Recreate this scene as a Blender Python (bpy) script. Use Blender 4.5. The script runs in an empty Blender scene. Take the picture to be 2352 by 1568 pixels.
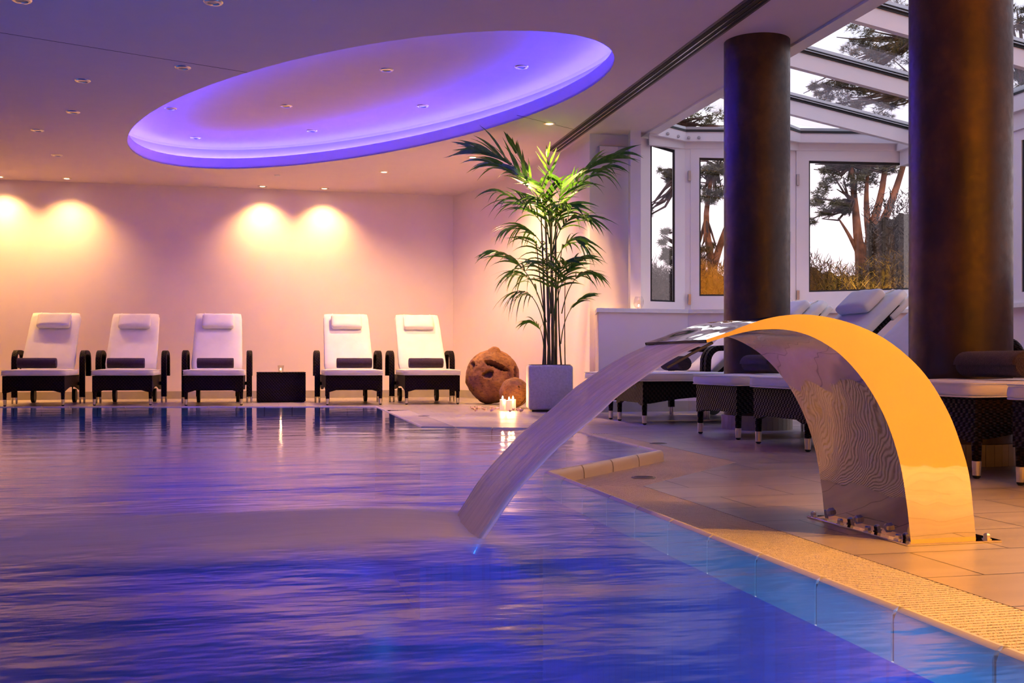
import bpy, bmesh, math, random
from mathutils import Vector, Matrix, noise
random.seed(7)
PI = math.pi
S = bpy.context.scene
COL = S.collection
# ---------------------------------------------------------------- camera
YAW = math.radians(13.0)
CY, SY = math.cos(YAW), math.sin(YAW)
FPX, HZ, CAMH = 2452.0, 832.0, 0.5
cam = bpy.data.cameras.new('camera'); camo = bpy.data.objects.new('camera', cam); COL.objects.link(camo)
camo.location = (0, 0, CAMH); camo.rotation_euler = (PI/2, 0, -YAW)
cam.sensor_width = 36; cam.lens = FPX/2352*36; cam.shift_y = (784-HZ)/2352*-1
cam.clip_end = 200; cam.clip_start = 0.05
S.camera = camo
# ---------------------------------------------------------------- view
S.view_settings.view_transform = 'Standard'; S.view_settings.look = 'None'
S.view_settings.exposure = 1.0; S.view_settings.gamma = 1.0; S.view_settings.use_curve_mapping = False
S.cycles.use_denoising = True
S.cycles.max_bounces = 8; S.cycles.transparent_max_bounces = 16
S.cycles.sample_clamp_indirect = 6.0
S.cycles.caustics_reflective = False; S.cycles.caustics_refractive = False
# ---------------------------------------------------------------- sky
w = bpy.data.worlds.new('dusk_sky'); S.world = w; w.use_nodes = True
nt = w.node_tree; nt.nodes.clear()
o_ = nt.nodes.new('ShaderNodeOutputWorld'); bg = nt.nodes.new('ShaderNodeBackground')
tc = nt.nodes.new('ShaderNodeTexCoord'); sp = nt.nodes.new('ShaderNodeSeparateXYZ'); cr = nt.nodes.new('ShaderNodeValToRGB')
nt.links.new(tc.outputs['Generated'], sp.inputs[0]); nt.links.new(sp.outputs['Z'], cr.inputs[0])
nt.links.new(cr.outputs[0], bg.inputs[0]); nt.links.new(bg.outputs[0], o_.inputs[0])
e = cr.color_ramp.elements
e[0].position = 0.0; e[0].color = (0.97, 0.70, 0.70, 1)
e[1].position = 0.6; e[1].color = (0.66, 0.68, 0.92, 1)
x = e.new(0.14); x.color = (0.98, 0.86, 0.92, 1)
x = e.new(0.3); x.color = (0.86, 0.86, 0.98, 1)
bg.inputs[1].default_value = 0.98

# ================================================================ materials
def new_mat(name):
    m = bpy.data.materials.new(name); m.use_nodes = True
    n = m.node_tree; n.nodes.clear()
    return m, n, n.nodes.new('ShaderNodeOutputMaterial')
def noise_node(n, scale, detail=3.0, vec=None, rough=0.5):
    t = n.nodes.new('ShaderNodeTexNoise'); t.inputs['Scale'].default_value = scale
    t.inputs['Detail'].default_value = detail; t.inputs['Roughness'].default_value = rough
    if vec is not None: n.links.new(vec, t.inputs['Vector'])
    return t
def coords(n, kind='Object', scale=None, rot=None):
    t = n.nodes.new('ShaderNodeTexCoord'); v = t.outputs[kind]
    if scale or rot:
        m = n.nodes.new('ShaderNodeMapping'); n.links.new(v, m.inputs[0])
        if scale: m.inputs['Scale'].default_value = scale
        if rot: m.inputs['Rotation'].default_value = rot
        v = m.outputs[0]
    return v
def ramp(n, fac, stops):
    r = n.nodes.new('ShaderNodeValToRGB'); n.links.new(fac, r.inputs[0])
    el = r.color_ramp.elements
    el[0].position, el[0].color = stops[0][0], (*stops[0][1], 1)
    el[1].position, el[1].color = stops[-1][0], (*stops[-1][1], 1)
    for p, c in stops[1:-1]:
        q = el.new(p); q.color = (*c, 1)
    return r.outputs[0]
def mathn(n, op, a, b=None, c=None):
    m = n.nodes.new('ShaderNodeMath'); m.operation = op
    for i, v in enumerate((a, b, c)):
        if v is None: continue
        if isinstance(v, (int, float)): m.inputs[i].default_value = v
        else: n.links.new(v, m.inputs[i])
    return m.outputs[0]
def bump(n, h, strength, dist=0.01):
    b = n.nodes.new('ShaderNodeBump'); b.inputs['Strength'].default_value = strength
    b.inputs['Distance'].default_value = dist; n.links.new(h, b.inputs['Height'])
    return b.outputs[0]
def pbr(name, col, rough=0.5, metal=0.0, var=0.08, vscale=6.0, bmp=0.0, bscale=40.0, kind='Object', emit=None, est=0, spec=0.5, trans=0, alpha=None, sub=0, sheen=0):
    m, n, o = new_mat(name)
    p = n.nodes.new('ShaderNodeBsdfPrincipled'); n.links.new(p.outputs[0], o.inputs[0])
    v = coords(n, kind)
    t = noise_node(n, vscale, 4, v)
    lo = tuple(max(0, c*(1-var*2)) for c in col); hi = tuple(min(1, c*(1+var)) for c in col)
    n.links.new(ramp(n, t.outputs[0], [(0.3, lo), (0.7, hi)]), p.inputs['Base Color'])
    p.inputs['Roughness'].default_value = rough; p.inputs['Metallic'].default_value = metal
    p.inputs['Specular IOR Level'].default_value = spec
    p.inputs['Transmission Weight'].default_value = trans
    if sheen: p.inputs['Sheen Weight'].default_value = sheen
    if sub:
        p.inputs['Subsurface Weight'].default_value = sub; p.inputs['Subsurface Radius'].default_value = (0.02, 0.01, 0.005)
    if emit:
        p.inputs['Emission Color'].default_value = (*emit, 1); p.inputs['Emission Strength'].default_value = est
    if bmp:
        t2 = noise_node(n, bscale, 4, v)
        n.links.new(bump(n, t2.outputs[0], bmp), p.inputs['Normal'])
    return m
def emis(name, col, st):
    m, n, o = new_mat(name); q = n.nodes.new('ShaderNodeEmission')
    q.inputs[0].default_value = (*col, 1); q.inputs[1].default_value = st; n.links.new(q.outputs[0], o.inputs[0]); return m
M = {}
M['plaster'] = pbr('white_plaster', (0.84, 0.71, 0.72), 0.85, var=0.015, vscale=3, bmp=0.08, bscale=220)
M['goldbounce'] = pbr('gold_bounce_plaster', (0.90, 0.64, 0.13), 0.85, var=0.015, vscale=3, bmp=0.08, bscale=220)  # warm tint put into the unseen wall so the spout reflects gold
M['ceil'] = pbr('ceiling_paint', (0.70, 0.58, 0.62), 0.9, var=0.01, bmp=0.03, bscale=150)
M['white'] = pbr('white_lacquer', (0.80, 0.74, 0.76), 0.35, var=0.01)
M['sill'] = pbr('sill_stone', (0.82, 0.80, 0.82), 0.3, var=0.03, vscale=20)
M['black'] = pbr('black_gasket', (0.012, 0.012, 0.014), 0.5)
M['alu'] = pbr('grey_aluminium', (0.42, 0.43, 0.45), 0.35, metal=0.7, var=0.03)
M['steel'] = pbr('brushed_steel', (0.75, 0.72, 0.68), 0.25, metal=1.0, var=0.03)
M['hinge'] = pbr('hinge_metal', (0.45, 0.42, 0.45), 0.35, metal=0.8)
M['fabric'] = pbr('white_cushion_fabric', (0.82, 0.80, 0.78), 0.9, var=0.03, vscale=5, bmp=0.35, bscale=9, sheen=0.1)
M['towel'] = pbr('brown_terry', (0.050, 0.022, 0.028), 1.0, var=0.2, vscale=60, bmp=0.9, bscale=320, spec=0.1, sheen=0.25)
M['rubber'] = pbr('black_rubber', (0.01, 0.01, 0.01), 0.6)
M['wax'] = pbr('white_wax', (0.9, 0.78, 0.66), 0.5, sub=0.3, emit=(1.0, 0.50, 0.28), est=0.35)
M['flame'] = emis('candle_flame', (1.0, 0.62, 0.22), 60)
M['petal'] = pbr('pink_petal', (0.85, 0.62, 0.62), 0.6)
M['pot'] = pbr('grey_concrete', (0.52, 0.50, 0.54), 0.8, var=0.08, vscale=60, bmp=0.5, bscale=120)
M['soil'] = pbr('dark_soil', (0.03, 0.02, 0.015), 1.0, bmp=1, bscale=60)
M['stem'] = pbr('palm_stem', (0.045, 0.05, 0.018), 0.5, var=0.4, vscale=12)
M['lampring'] = pbr('steel_lamp_ring', (0.72, 0.66, 0.6), 0.3, metal=0.9)
M['lensoff'] = pbr('unlit_lamp_glass', (0.32, 0.27, 0.22), 0.15, var=0.1)
M['lenson'] = emis('lit_lamp_glass', (1.0, 0.75, 0.42), 14)
M['slot'] = pbr('slot_black', (0.01, 0.009, 0.008), 0.7)
M['slotbar'] = pbr('slot_bar', (0.14, 0.10, 0.09), 0.4)
M['ground'] = pbr('winter_ground', (0.05, 0.045, 0.025), 1, var=0.4, vscale=2)
M['bark'] = pbr('orange_pine_bark', (0.36, 0.13, 0.055), 0.9, var=0.4, vscale=5, bmp=0.6, bscale=20)
M['twig'] = pbr('brown_twig', (0.10, 0.05, 0.035), 0.9, var=0.4, vscale=5)
M['hedge'] = pbr('dry_hedge_leaf', (0.085, 0.048, 0.028), 0.9, var=0.5, vscale=4)
M['deckdark'] = pbr('drain_dark', (0.10, 0.085, 0.07), 0.8)
M['grout'] = pbr('dark_joint', (0.05, 0.04, 0.04), 0.9)
M['led'] = emis('blue_led_strip', (0.024, 0.022, 1.0), 190)
M['mirror'] = pbr('mirror_chrome', (0.85, 0.85, 0.88), 0.06, metal=1.0, var=0.01)
M['switch'] = pbr('plastic_white', (0.7, 0.68, 0.68), 0.4)

def m_needles(name, a, b):
    m, n, o = new_mat(name); p = n.nodes.new('ShaderNodeBsdfPrincipled'); n.links.new(p.outputs[0], o.inputs[0])
    t = noise_node(n, 1.3, 4, coords(n))
    n.links.new(ramp(n, t.outputs[0], [(0.35, a), (0.65, b)]), p.inputs['Base Color']); p.inputs['Roughness'].default_value = 0.8
    return m
M['needle'] = m_needles('pine_needles', (0.05, 0.048, 0.018), (0.17, 0.135, 0.055))

def m_leaf():
    m, n, o = new_mat('palm_leaf')
    v = coords(n); t = noise_node(n, 14, 4, v); t2 = noise_node(n, 90, 2, v)
    c = ramp(n, t.outputs[0], [(0.3, (0.02, 0.075, 0.008)), (0.55, (0.05, 0.15, 0.012)), (0.8, (0.16, 0.27, 0.02))])
    p = n.nodes.new('ShaderNodeBsdfPrincipled'); p.inputs['Roughness'].default_value = 0.38
    n.links.new(c, p.inputs['Base Color'])
    tr = n.nodes.new('ShaderNodeBsdfTranslucent'); n.links.new(c, tr.inputs[0])
    mx = n.nodes.new('ShaderNodeMixShader'); mx.inputs[0].default_value = 0.3
    n.links.new(p.outputs[0], mx.inputs[1]); n.links.new(tr.outputs[0], mx.inputs[2]); n.links.new(mx.outputs[0], o.inputs[0])
    n.links.new(bump(n, t2.outputs[0], 0.2), p.inputs['Normal'])
    return m
M['leaf'] = m_leaf()

def m_wicker():
    m, n, o = new_mat('dark_wicker'); p = n.nodes.new('ShaderNodeBsdfPrincipled'); n.links.new(p.outputs[0], o.inputs[0])
    v = coords(n, 'Object')
    sx = n.nodes.new('ShaderNodeSeparateXYZ'); n.links.new(v, sx.inputs[0])
    # weave: alternating over/under bumps in z against x+y
    h = mathn(n, 'ADD', sx.outputs[0], sx.outputs[1])
    a = mathn(n, 'SINE', mathn(n, 'MULTIPLY', h, 2*PI/0.036))
    k = mathn(n, 'MULTIPLY', sx.outputs[2], 2*PI/0.020)
    b = mathn(n, 'SINE', k)
    kk = mathn(n, 'SIGN', mathn(n, 'SINE', mathn(n, 'MULTIPLY', k, 0.5)))
    wv = mathn(n, 'MULTIPLY', mathn(n, 'MULTIPLY', a, kk), mathn(n, 'ABSOLUTE', b))
    hh = mathn(n, 'MULTIPLY_ADD', wv, 0.5, 0.5)
    n.links.new(ramp(n, hh, [(0.25, (0.005, 0.0025, 0.003)), (0.65, (0.011, 0.005, 0.006)), (1.0, (0.030, 0.013, 0.015))]), p.inputs['Base Color'])
    p.inputs['Roughness'].default_value = 0.48; p.inputs['Specular IOR Level'].default_value = 0.08
    n.links.new(bump(n, hh, 1.0, 0.006), p.inputs['Normal'])
    return m
M['wicker'] = m_wicker()

def m_column():
    m, n, o = new_mat('bronze_patina'); p = n.nodes.new('ShaderNodeBsdfPrincipled'); n.links.new(p.outputs[0], o.inputs[0])
    v = coords(n, 'Object', scale=(1, 1, 0.8))
    t = noise_node(n, 2.6, 8, v, 0.65); t2 = noise_node(n, 30, 4, v)
    n.links.new(ramp(n, t.outputs[0], [(0.3, (0.012, 0.006, 0.004)), (0.5, (0.036, 0.016, 0.007)), (0.7, (0.085, 0.040, 0.009))]), p.inputs['Base Color'])
    n.links.new(ramp(n, t2.outputs[0], [(0.3, (0.34,)*3), (0.7, (0.5,)*3)]), p.inputs['Roughness'])
    p.inputs['Metallic'].default_value = 0.25
    n.links.new(bump(n, t2.outputs[0], 0.1), p.inputs['Normal'])
    return m
M['column'] = m_column()

def m_deck():
    m, n, o = new_mat('sandstone_tiles'); p = n.nodes.new('ShaderNodeBsdfPrincipled'); n.links.new(p.outputs[0], o.inputs[0])
    v = coords(n, 'Object')
    mp = n.nodes.new('ShaderNodeMapping'); n.links.new(v, mp.inputs[0]); mp.inputs['Location'].default_value = (0.15, -0.10, 0)
    br = n.nodes.new('ShaderNodeTexBrick'); n.links.new(mp.outputs[0], br.inputs['Vector'])
    br.inputs['Scale'].default_value = 1.0; br.inputs['Brick Width'].default_value = 0.60; br.inputs['Row Height'].default_value = 0.30
    br.inputs['Mortar Size'].default_value = 0.003; br.inputs['Mortar Smooth'].default_value = 0.1
    br.offset = 0.5; br.inputs['Bias'].default_value = 0.0
    br.inputs['Color1'].default_value = (0.37, 0.31, 0.27, 1); br.inputs['Color2'].default_value = (0.44, 0.375, 0.32, 1)
    br.inputs['Mortar'].default_value = (0.06, 0.045, 0.035, 1)
    st = noise_node(n, 1.0, 5, coords(n, 'Object', scale=(0.8, 7, 1)))
    mx = n.nodes.new('ShaderNodeMixRGB'); mx.blend_type = 'MULTIPLY'; mx.inputs[0].default_value = 1
    n.links.new(br.outputs['Color'], mx.inputs[1])
    n.links.new(ramp(n, st.outputs[0], [(0.3, (0.80, 0.78, 0.76)), (0.7, (1.05, 1.04, 1.02))]), mx.inputs[2])
    n.links.new(mx.outputs[0], p.inputs['Base Color'])
    ns = noise_node(n, 3, 4, v)
    n.links.new(ramp(n, ns.outputs[0], [(0.3, (0.28,)*3), (0.7, (0.42,)*3)]), p.inputs['Roughness'])
    n.links.new(bump(n, mathn(n, 'SUBTRACT', 1.0, br.outputs['Fac']), 0.5, 0.002), p.inputs['Normal'])
    return m
M['deck'] = m_deck()
M['base'] = pbr('stone_skirting', (0.42, 0.36, 0.27), 0.4, var=0.06)
M['grate'] = pbr('cream_grate_plastic', (0.80, 0.70, 0.54), 0.35, var=0.06, vscale=3, bmp=0.8, bscale=260)
M['coping'] = pbr('cream_coping_ceramic', (0.66, 0.60, 0.48), 0.32, var=0.03)
def m_pool():
    m, n, o = new_mat('blue_pool_mosaic'); p = n.nodes.new('ShaderNodeBsdfPrincipled'); n.links.new(p.outputs[0], o.inputs[0])
    br = n.nodes.new('ShaderNodeTexBrick'); n.links.new(coords(n, 'Object'), br.inputs['Vector'])
    br.inputs['Scale'].default_value = 4.0; br.offset = 0.0
    br.inputs['Color1'].default_value = (0.015, 0.13, 0.45, 1); br.inputs['Color2'].default_value = (0.018, 0.17, 0.52, 1); br.inputs['Mortar'].default_value = (0.03, 0.12, 0.4, 1)
    n.links.new(br.outputs[0], p.inputs['Base Color']); p.inputs['Roughness'].default_value = 0.3
    return m
M['pool'] = m_pool()

IMPACT = (0.54, 2.82)
def m_water():
    m, n, o = new_mat('pool_water')
    v = coords(n, 'Object')
    sx = n.nodes.new('ShaderNodeSeparateXYZ'); n.links.new(v, sx.inputs[0]); X, Y = sx.outputs[0], sx.outputs[1]
    # agitation: rough near the jet, calm at the far end and close to the right edge
    cx = mathn(n, 'SUBTRACT', X, -0.6); cy = mathn(n, 'SUBTRACT', Y, 2.9)
    d = mathn(n, 'SQRT', mathn(n, 'ADD', mathn(n, 'MULTIPLY', mathn(n, 'MULTIPLY', cx, cx), 0.25), mathn(n, 'MULTIPLY', cy, cy)))
    ag = n.nodes.new('ShaderNodeMapRange'); ag.interpolation_type = 'SMOOTHSTEP'
    n.links.new(d, ag.inputs[0]); ag.inputs[1].default_value = 0.2; ag.inputs[2].default_value = 5.5; ag.inputs[3].default_value = 1.0; ag.inputs[4].default_value = 0.10
    n1 = noise_node(n, 2.2, 4, coords(n, 'Object', scale=(0.8, 1.8, 1), rot=(0, 0, 0.15)))
    n2 = noise_node(n, 9.0, 3, coords(n, 'Object', scale=(0.45, 1.8, 1)))
    hs = mathn(n, 'ADD', mathn(n, 'MULTIPLY', n1.outputs[0], 0.040), mathn(n, 'MULTIPLY', n2.outputs[0], 0.004))
    h = mathn(n, 'MULTIPLY', hs, ag.outputs[0])
    bp = n.nodes.new('ShaderNodeBump'); bp.inputs['Strength'].default_value = 0.75; bp.inputs['Distance'].default_value = 1.0; n.links.new(h, bp.inputs['Height'])
    fr = n.nodes.new('ShaderNodeFresnel'); fr.inputs[0].default_value = 1.36; n.links.new(bp.outputs[0], fr.inputs[1])
    gl = n.nodes.new('ShaderNodeBsdfGlossy'); gl.inputs[0].default_value = (0.76, 0.76, 1, 1); n.links.new(bp.outputs[0], gl.inputs['Normal'])
    rr = n.nodes.new('ShaderNodeMapRange'); n.links.new(ag.outputs[0], rr.inputs[0]); rr.inputs[3].default_value = 0.05; rr.inputs[4].default_value = 0.28
    n.links.new(rr.outputs[0], gl.inputs['Roughness'])
    tr = n.nodes.new('ShaderNodeBsdfTransparent'); tr.inputs[0].default_value = (0.42, 0.66, 0.95, 1)
    bd = n.nodes.new('ShaderNodeBsdfDiffuse'); bd.inputs[0].default_value = (0.008, 0.055, 0.45, 1)
    tb = n.nodes.new('ShaderNodeMixShader'); tb.inputs[0].default_value = 0.45; n.links.new(tr.outputs[0], tb.inputs[1]); n.links.new(bd.outputs[0], tb.inputs[2])
    mx = n.nodes.new('ShaderNodeMixShader'); n.links.new(fr.outputs[0], mx.inputs[0]); n.links.new(tb.outputs[0], mx.inputs[1]); n.links.new(gl.outputs[0], mx.inputs[2])
    # aerated water streaming away from where the jet falls in
    yb = mathn(n, 'SUBTRACT', Y, 2.86)
    wob = mathn(n, 'MULTIPLY_ADD', n1.outputs[0], 0.5, -0.25)
    yb = mathn(n, 'ADD', yb, wob)
    wid = mathn(n, 'MULTIPLY_ADD', mathn(n, 'SUBTRACT', 0.55, X), 0.11, 0.32)
    bnd = n.nodes.new('ShaderNodeMapRange'); bnd.interpolation_type = 'SMOOTHSTEP'
    n.links.new(mathn(n, 'DIVIDE', mathn(n, 'ABSOLUTE', yb), wid), bnd.inputs[0]); bnd.inputs[1].default_value = 0.25; bnd.inputs[2].default_value = 1.25; bnd.inputs[3].default_value = 1.0; bnd.inputs[4].default_value = 0.0
    sid = n.nodes.new('ShaderNodeMapRange'); n.links.new(X, sid.inputs[0]); sid.inputs[1].default_value = 0.66; sid.inputs[2].default_value = 0.52
    far = n.nodes.new('ShaderNodeMapRange'); n.links.new(X, far.inputs[0]); far.inputs[1].default_value = -3.6; far.inputs[2].default_value = 0.3; far.inputs[3].default_value = 0.12
    nf = noise_node(n, 5.0, 4, coords(n, 'Object', scale=(0.5, 2.0, 1)))
    fo = mathn(n, 'MULTIPLY', mathn(n, 'MULTIPLY', bnd.outputs[0], sid.outputs[0]), far.outputs[0])
    fo = mathn(n, 'MULTIPLY', fo, mathn(n, 'MULTIPLY_ADD', nf.outputs[0], 0.7, 0.35))
    fo = mathn(n, 'MINIMUM', mathn(n, 'MULTIPLY', fo, 1.4), 0.85)
    df = n.nodes.new('ShaderNodeBsdfDiffuse'); df.inputs[0].default_value = (0.50, 0.58, 0.98, 1)
    m2 = n.nodes.new('ShaderNodeMixShader'); n.links.new(fo, m2.inputs[0]); n.links.new(mx.outputs[0], m2.inputs[1]); n.links.new(df.outputs[0], m2.inputs[2])
    n.links.new(m2.outputs[0], o.inputs[0])
    return m
M['water'] = m_water()
def m_jet():
    m, n, o = new_mat('falling_water')
    uv = n.nodes.new('ShaderNodeTexCoord'); mp = n.nodes.new('ShaderNodeMapping'); n.links.new(uv.outputs['UV'], mp.inputs[0]); mp.inputs['Scale'].default_value = (26, 0.6, 1)
    t = noise_node(n, 1.0, 5, mp.outputs[0]); mp2 = n.nodes.new('ShaderNodeMapping'); n.links.new(uv.outputs['UV'], mp2.inputs[0]); mp2.inputs['Scale'].default_value = (5, 0.4, 1)
    t2 = noise_node(n, 1.0, 3, mp2.outputs[0])
    f = mathn(n, 'MULTIPLY_ADD', t.outputs[0], 0.55, mathn(n, 'MULTIPLY', t2.outputs[0], 0.55))
    sy = n.nodes.new('ShaderNodeSeparateXYZ'); n.links.new(uv.outputs['UV'], sy.inputs[0])
    fv = n.nodes.new('ShaderNodeMapRange'); n.links.new(sy.outputs[1], fv.inputs[0]); fv.inputs[3].default_value = -0.18; fv.inputs[4].default_value = 0.05
    f = mathn(n, 'ADD', f, fv.outputs[0])
    df = n.nodes.new('ShaderNodeBsdfDiffuse'); df.inputs[0].default_value = (0.86, 0.86, 0.95, 1)
    tl = n.nodes.new('ShaderNodeBsdfTranslucent'); tl.inputs[0].default_value = (0.86, 0.86, 0.95, 1)
    a = n.nodes.new('ShaderNodeMixShader'); a.inputs[0].default_value = 0.5; n.links.new(df.outputs[0], a.inputs[1]); n.links.new(tl.outputs[0], a.inputs[2])
    gl = n.nodes.new('ShaderNodeBsdfGlossy'); gl.inputs['Roughness'].default_value = 0.22; gl.inputs[0].default_value = (0.9, 0.9, 1, 1)
    n.links.new(bump(n, t.outputs[0], 0.6, 0.02), gl.inputs['Normal'])
    b = n.nodes.new('ShaderNodeMixShader'); b.inputs[0].default_value = 0.30; n.links.new(a.outputs[0], b.inputs[1]); n.links.new(gl.outputs[0], b.inputs[2])
    tp = n.nodes.new('ShaderNodeBsdfTransparent'); tp.inputs[0].default_value = (0.86, 0.86, 1, 1)
    c = n.nodes.new('ShaderNodeMixShader'); n.links.new(mathn(n, 'MINIMUM', mathn(n, 'MAXIMUM', mathn(n, 'MULTIPLY_ADD', f, 1.75, 0.0), 0.0), 0.93), c.inputs[0]); n.links.new(tp.outputs[0], c.inputs[1]); n.links.new(b.outputs[0], c.inputs[2])
    n.links.new(c.outputs[0], o.inputs[0])
    return m
M['jet'] = m_jet()
def m_glass(name, tint, refl=1.0):
    m, n, o = new_mat(name)
    tp = n.nodes.new('ShaderNodeBsdfTransparent'); tp.inputs[0].default_value = (*tint, 1)
    gl = n.nodes.new('ShaderNodeBsdfGlossy'); gl.inputs['Roughness'].default_value = 0.0
    fr = n.nodes.new('ShaderNodeFresnel'); ge = n.nodes.new('ShaderNodeNewGeometry')
    n.links.new(mathn(n, 'MULTIPLY_ADD', ge.outputs['Backfacing'], 1/1.52-1.52, 1.52), fr.inputs[0])
    mx = n.nodes.new('ShaderNodeMixShader'); n.links.new(mathn(n, 'MULTIPLY', fr.outputs[0], refl), mx.inputs[0])
    n.links.new(tp.outputs[0], mx.inputs[1]); n.links.new(gl.outputs[0], mx.inputs[2]); n.links.new(mx.outputs[0], o.inputs[0])
    return m
M['glass'] = m_glass('window_glass', (0.97, 0.96, 0.97), 1.2)
M['glassr'] = m_glass('roof_glass', (0.93, 0.93, 0.96), 1.0)
M['cup'] = m_glass('thin_clear_glass', (0.96, 0.95, 0.95), 1.5)
def m_polished():
    m, n, o = new_mat('polished_stainless'); p = n.nodes.new('ShaderNodeBsdfPrincipled'); n.links.new(p.outputs[0], o.inputs[0])
    p.inputs['Metallic'].default_value = 1; p.inputs['Base Color'].default_value = (0.80, 0.76, 0.70, 1); p.inputs['Roughness'].default_value = 0.035
    t = noise_node(n, 3.5, 2, coords(n)); t2 = noise_node(n, 14, 2, coords(n))
    n.links.new(bump(n, mathn(n, 'ADD', t.outputs[0], mathn(n, 'MULTIPLY', t2.outputs[0], 0.02)), 0.2, 0.03), p.inputs['Normal'])
    return m
M['polished'] = m_polished()
def m_teak():
    m, n, o = new_mat('eroded_teak_root'); p = n.nodes.new('ShaderNodeBsdfPrincipled'); n.links.new(p.outputs[0], o.inputs[0])
    v = coords(n)
    t = noise_node(n, 5, 6, v, 0.6); t2 = noise_node(n, 26, 6, coords(n, 'Object', scale=(1, 1, 2.2)), 0.7)
    c1 = ramp(n, t.outputs[0], [(0.3, (0.13, 0.05, 0.010)), (0.5, (0.30, 0.12, 0.018)), (0.7, (0.46, 0.22, 0.030))])
    c2 = ramp(n, t2.outputs[0], [(0.34, (0.18, 0.14, 0.14)), (0.48, (1, 1, 1))])
    mx = n.nodes.new('ShaderNodeMixRGB'); mx.blend_type = 'MULTIPLY'; mx.inputs[0].default_value = 0.8; n.links.new(c1, mx.inputs[1]); n.links.new(c2, mx.inputs[2])
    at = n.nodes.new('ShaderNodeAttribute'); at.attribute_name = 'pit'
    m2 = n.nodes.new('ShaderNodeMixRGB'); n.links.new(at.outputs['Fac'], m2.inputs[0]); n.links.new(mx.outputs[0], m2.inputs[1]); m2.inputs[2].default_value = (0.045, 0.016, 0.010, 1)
    n.links.new(m2.outputs[0], p.inputs['Base Color']); p.inputs['Roughness'].default_value = 0.75
    n.links.new(bump(n, t2.outputs[0], 0.6, 0.01), p.inputs['Normal'])
    return m
M['teak'] = m_teak()

# ================================================================ helpers
def obj(name, bm, mat, parent=None, smooth=None, loc=None, rot=None):
    me = bpy.data.meshes.new(name); bm.normal_update()
    if smooth is not None:
        for f in bm.faces: f.smooth = True
        for ed in bm.edges:
            if len(ed.link_faces) == 2 and ed.calc_face_angle(0) > smooth: ed.smooth = False
    bm.normal_update(); bm.to_mesh(me); bm.free()
    for mm in (mat if isinstance(mat, (list, tuple)) else [mat]): me.materials.append(mm)
    o = bpy.data.objects.new(name, me); COL.objects.link(o)
    if parent: o.parent = parent
    if loc: o.location = loc
    if rot: o.rotation_euler = rot
    return o
def tag(o, label=None, cat=None, group=None, kind=None):
    if label: o['label'] = label
    if cat: o['category'] = cat
    if group: o['group'] = group
    if kind: o['kind'] = kind
    return o
def thing(name, label, cat, loc=(0, 0, 0), rz=0, group=None):
    o = bpy.data.objects.new(name, None); COL.objects.link(o); o.location = loc; o.rotation_euler = (0, 0, rz); o.empty_display_size = 0.05
    return tag(o, label, cat, group)
def copy_tree(o, parent=None):
    c = o.copy(); COL.objects.link(c); c.parent = parent
    for ch in KIDS.get(o.name, []): copy_tree(ch, c)
    return c
KIDS = {}
def index_kids():
    KIDS.clear()
    for q in bpy.data.objects:
        if q.parent: KIDS.setdefault(q.parent.name, []).append(q)
def box(bm, x0, x1, y0, y1, z0, z1, bev=0.0, seg=2, mi=0):
    r = bmesh.ops.create_cube(bm, size=1.0)
    vs = r['verts']
    for v in vs: v.co = Vector(((x0+x1)/2+v.co.x*(x1-x0), (y0+y1)/2+v.co.y*(y1-y0), (z0+z1)/2+v.co.z*(z1-z0)))
    fs = list({f for v in vs for f in v.link_faces})
    for f in fs: f.material_index = mi
    if bev:
        es = list({ed for v in vs for ed in v.link_edges})
        bmesh.ops.bevel(bm, geom=es, offset=bev, segments=seg, affect='EDGES', profile=0.5)
    return vs
def prism(bm, pts, z0, z1, mi=0):
    lo = [bm.verts.new((p[0], p[1], z0)) for p in pts]; hi = [bm.verts.new((p[0], p[1], z1)) for p in pts]
    n = len(pts)
    fs = [bm.faces.new(hi), bm.faces.new(lo[::-1])]
    for i in range(n): fs.append(bm.faces.new((lo[i], lo[(i+1) % n], hi[(i+1) % n], hi[i])))
    for f in fs: f.material_index = mi
    return fs
def extr(bm, pts, axis_a, axis_b, axis_d, d0, d1, org=(0, 0, 0)):
    A, B_, D, O = Vector(axis_a), Vector(axis_b), Vector(axis_d), Vector(org)
    lo = [bm.verts.new(O+A*p[0]+B_*p[1]+D*d0) for p in pts]; hi = [bm.verts.new(O+A*p[0]+B_*p[1]+D*d1) for p in pts]
    n = len(pts)
    bm.faces.new(hi); bm.faces.new(lo[::-1])
    for i in range(n): bm.faces.new((lo[i], lo[(i+1) % n], hi[(i+1) % n], hi[i]))
def tube(bm, pts, rad, seg=8, caps=True):
    pts = [Vector(p) for p in pts]; n = len(pts)
    rs = rad if isinstance(rad, (list, tuple)) else [rad]*n
    rings = []; up = None
    for i, p in enumerate(pts):
        t = (pts[min(i+1, n-1)]-pts[max(i-1, 0)]).normalized()
        if up is None:
            up = t.orthogonal().normalized()
        else:
            up = (up-t*up.dot(t)).normalized()
        b = t.cross(up)
        rings.append([bm.verts.new(p+(up*math.cos(2*PI*k/seg)+b*math.sin(2*PI*k/seg))*rs[i]) for k in range(seg)])
    for i in range(n-1):
        for k in range(seg):
            bm.faces.new((rings[i][k], rings[i][(k+1) % seg], rings[i+1][(k+1) % seg], rings[i+1][k]))
    if caps:
        bm.faces.new(rings[0][::-1]); bm.faces.new(rings[-1])
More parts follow.
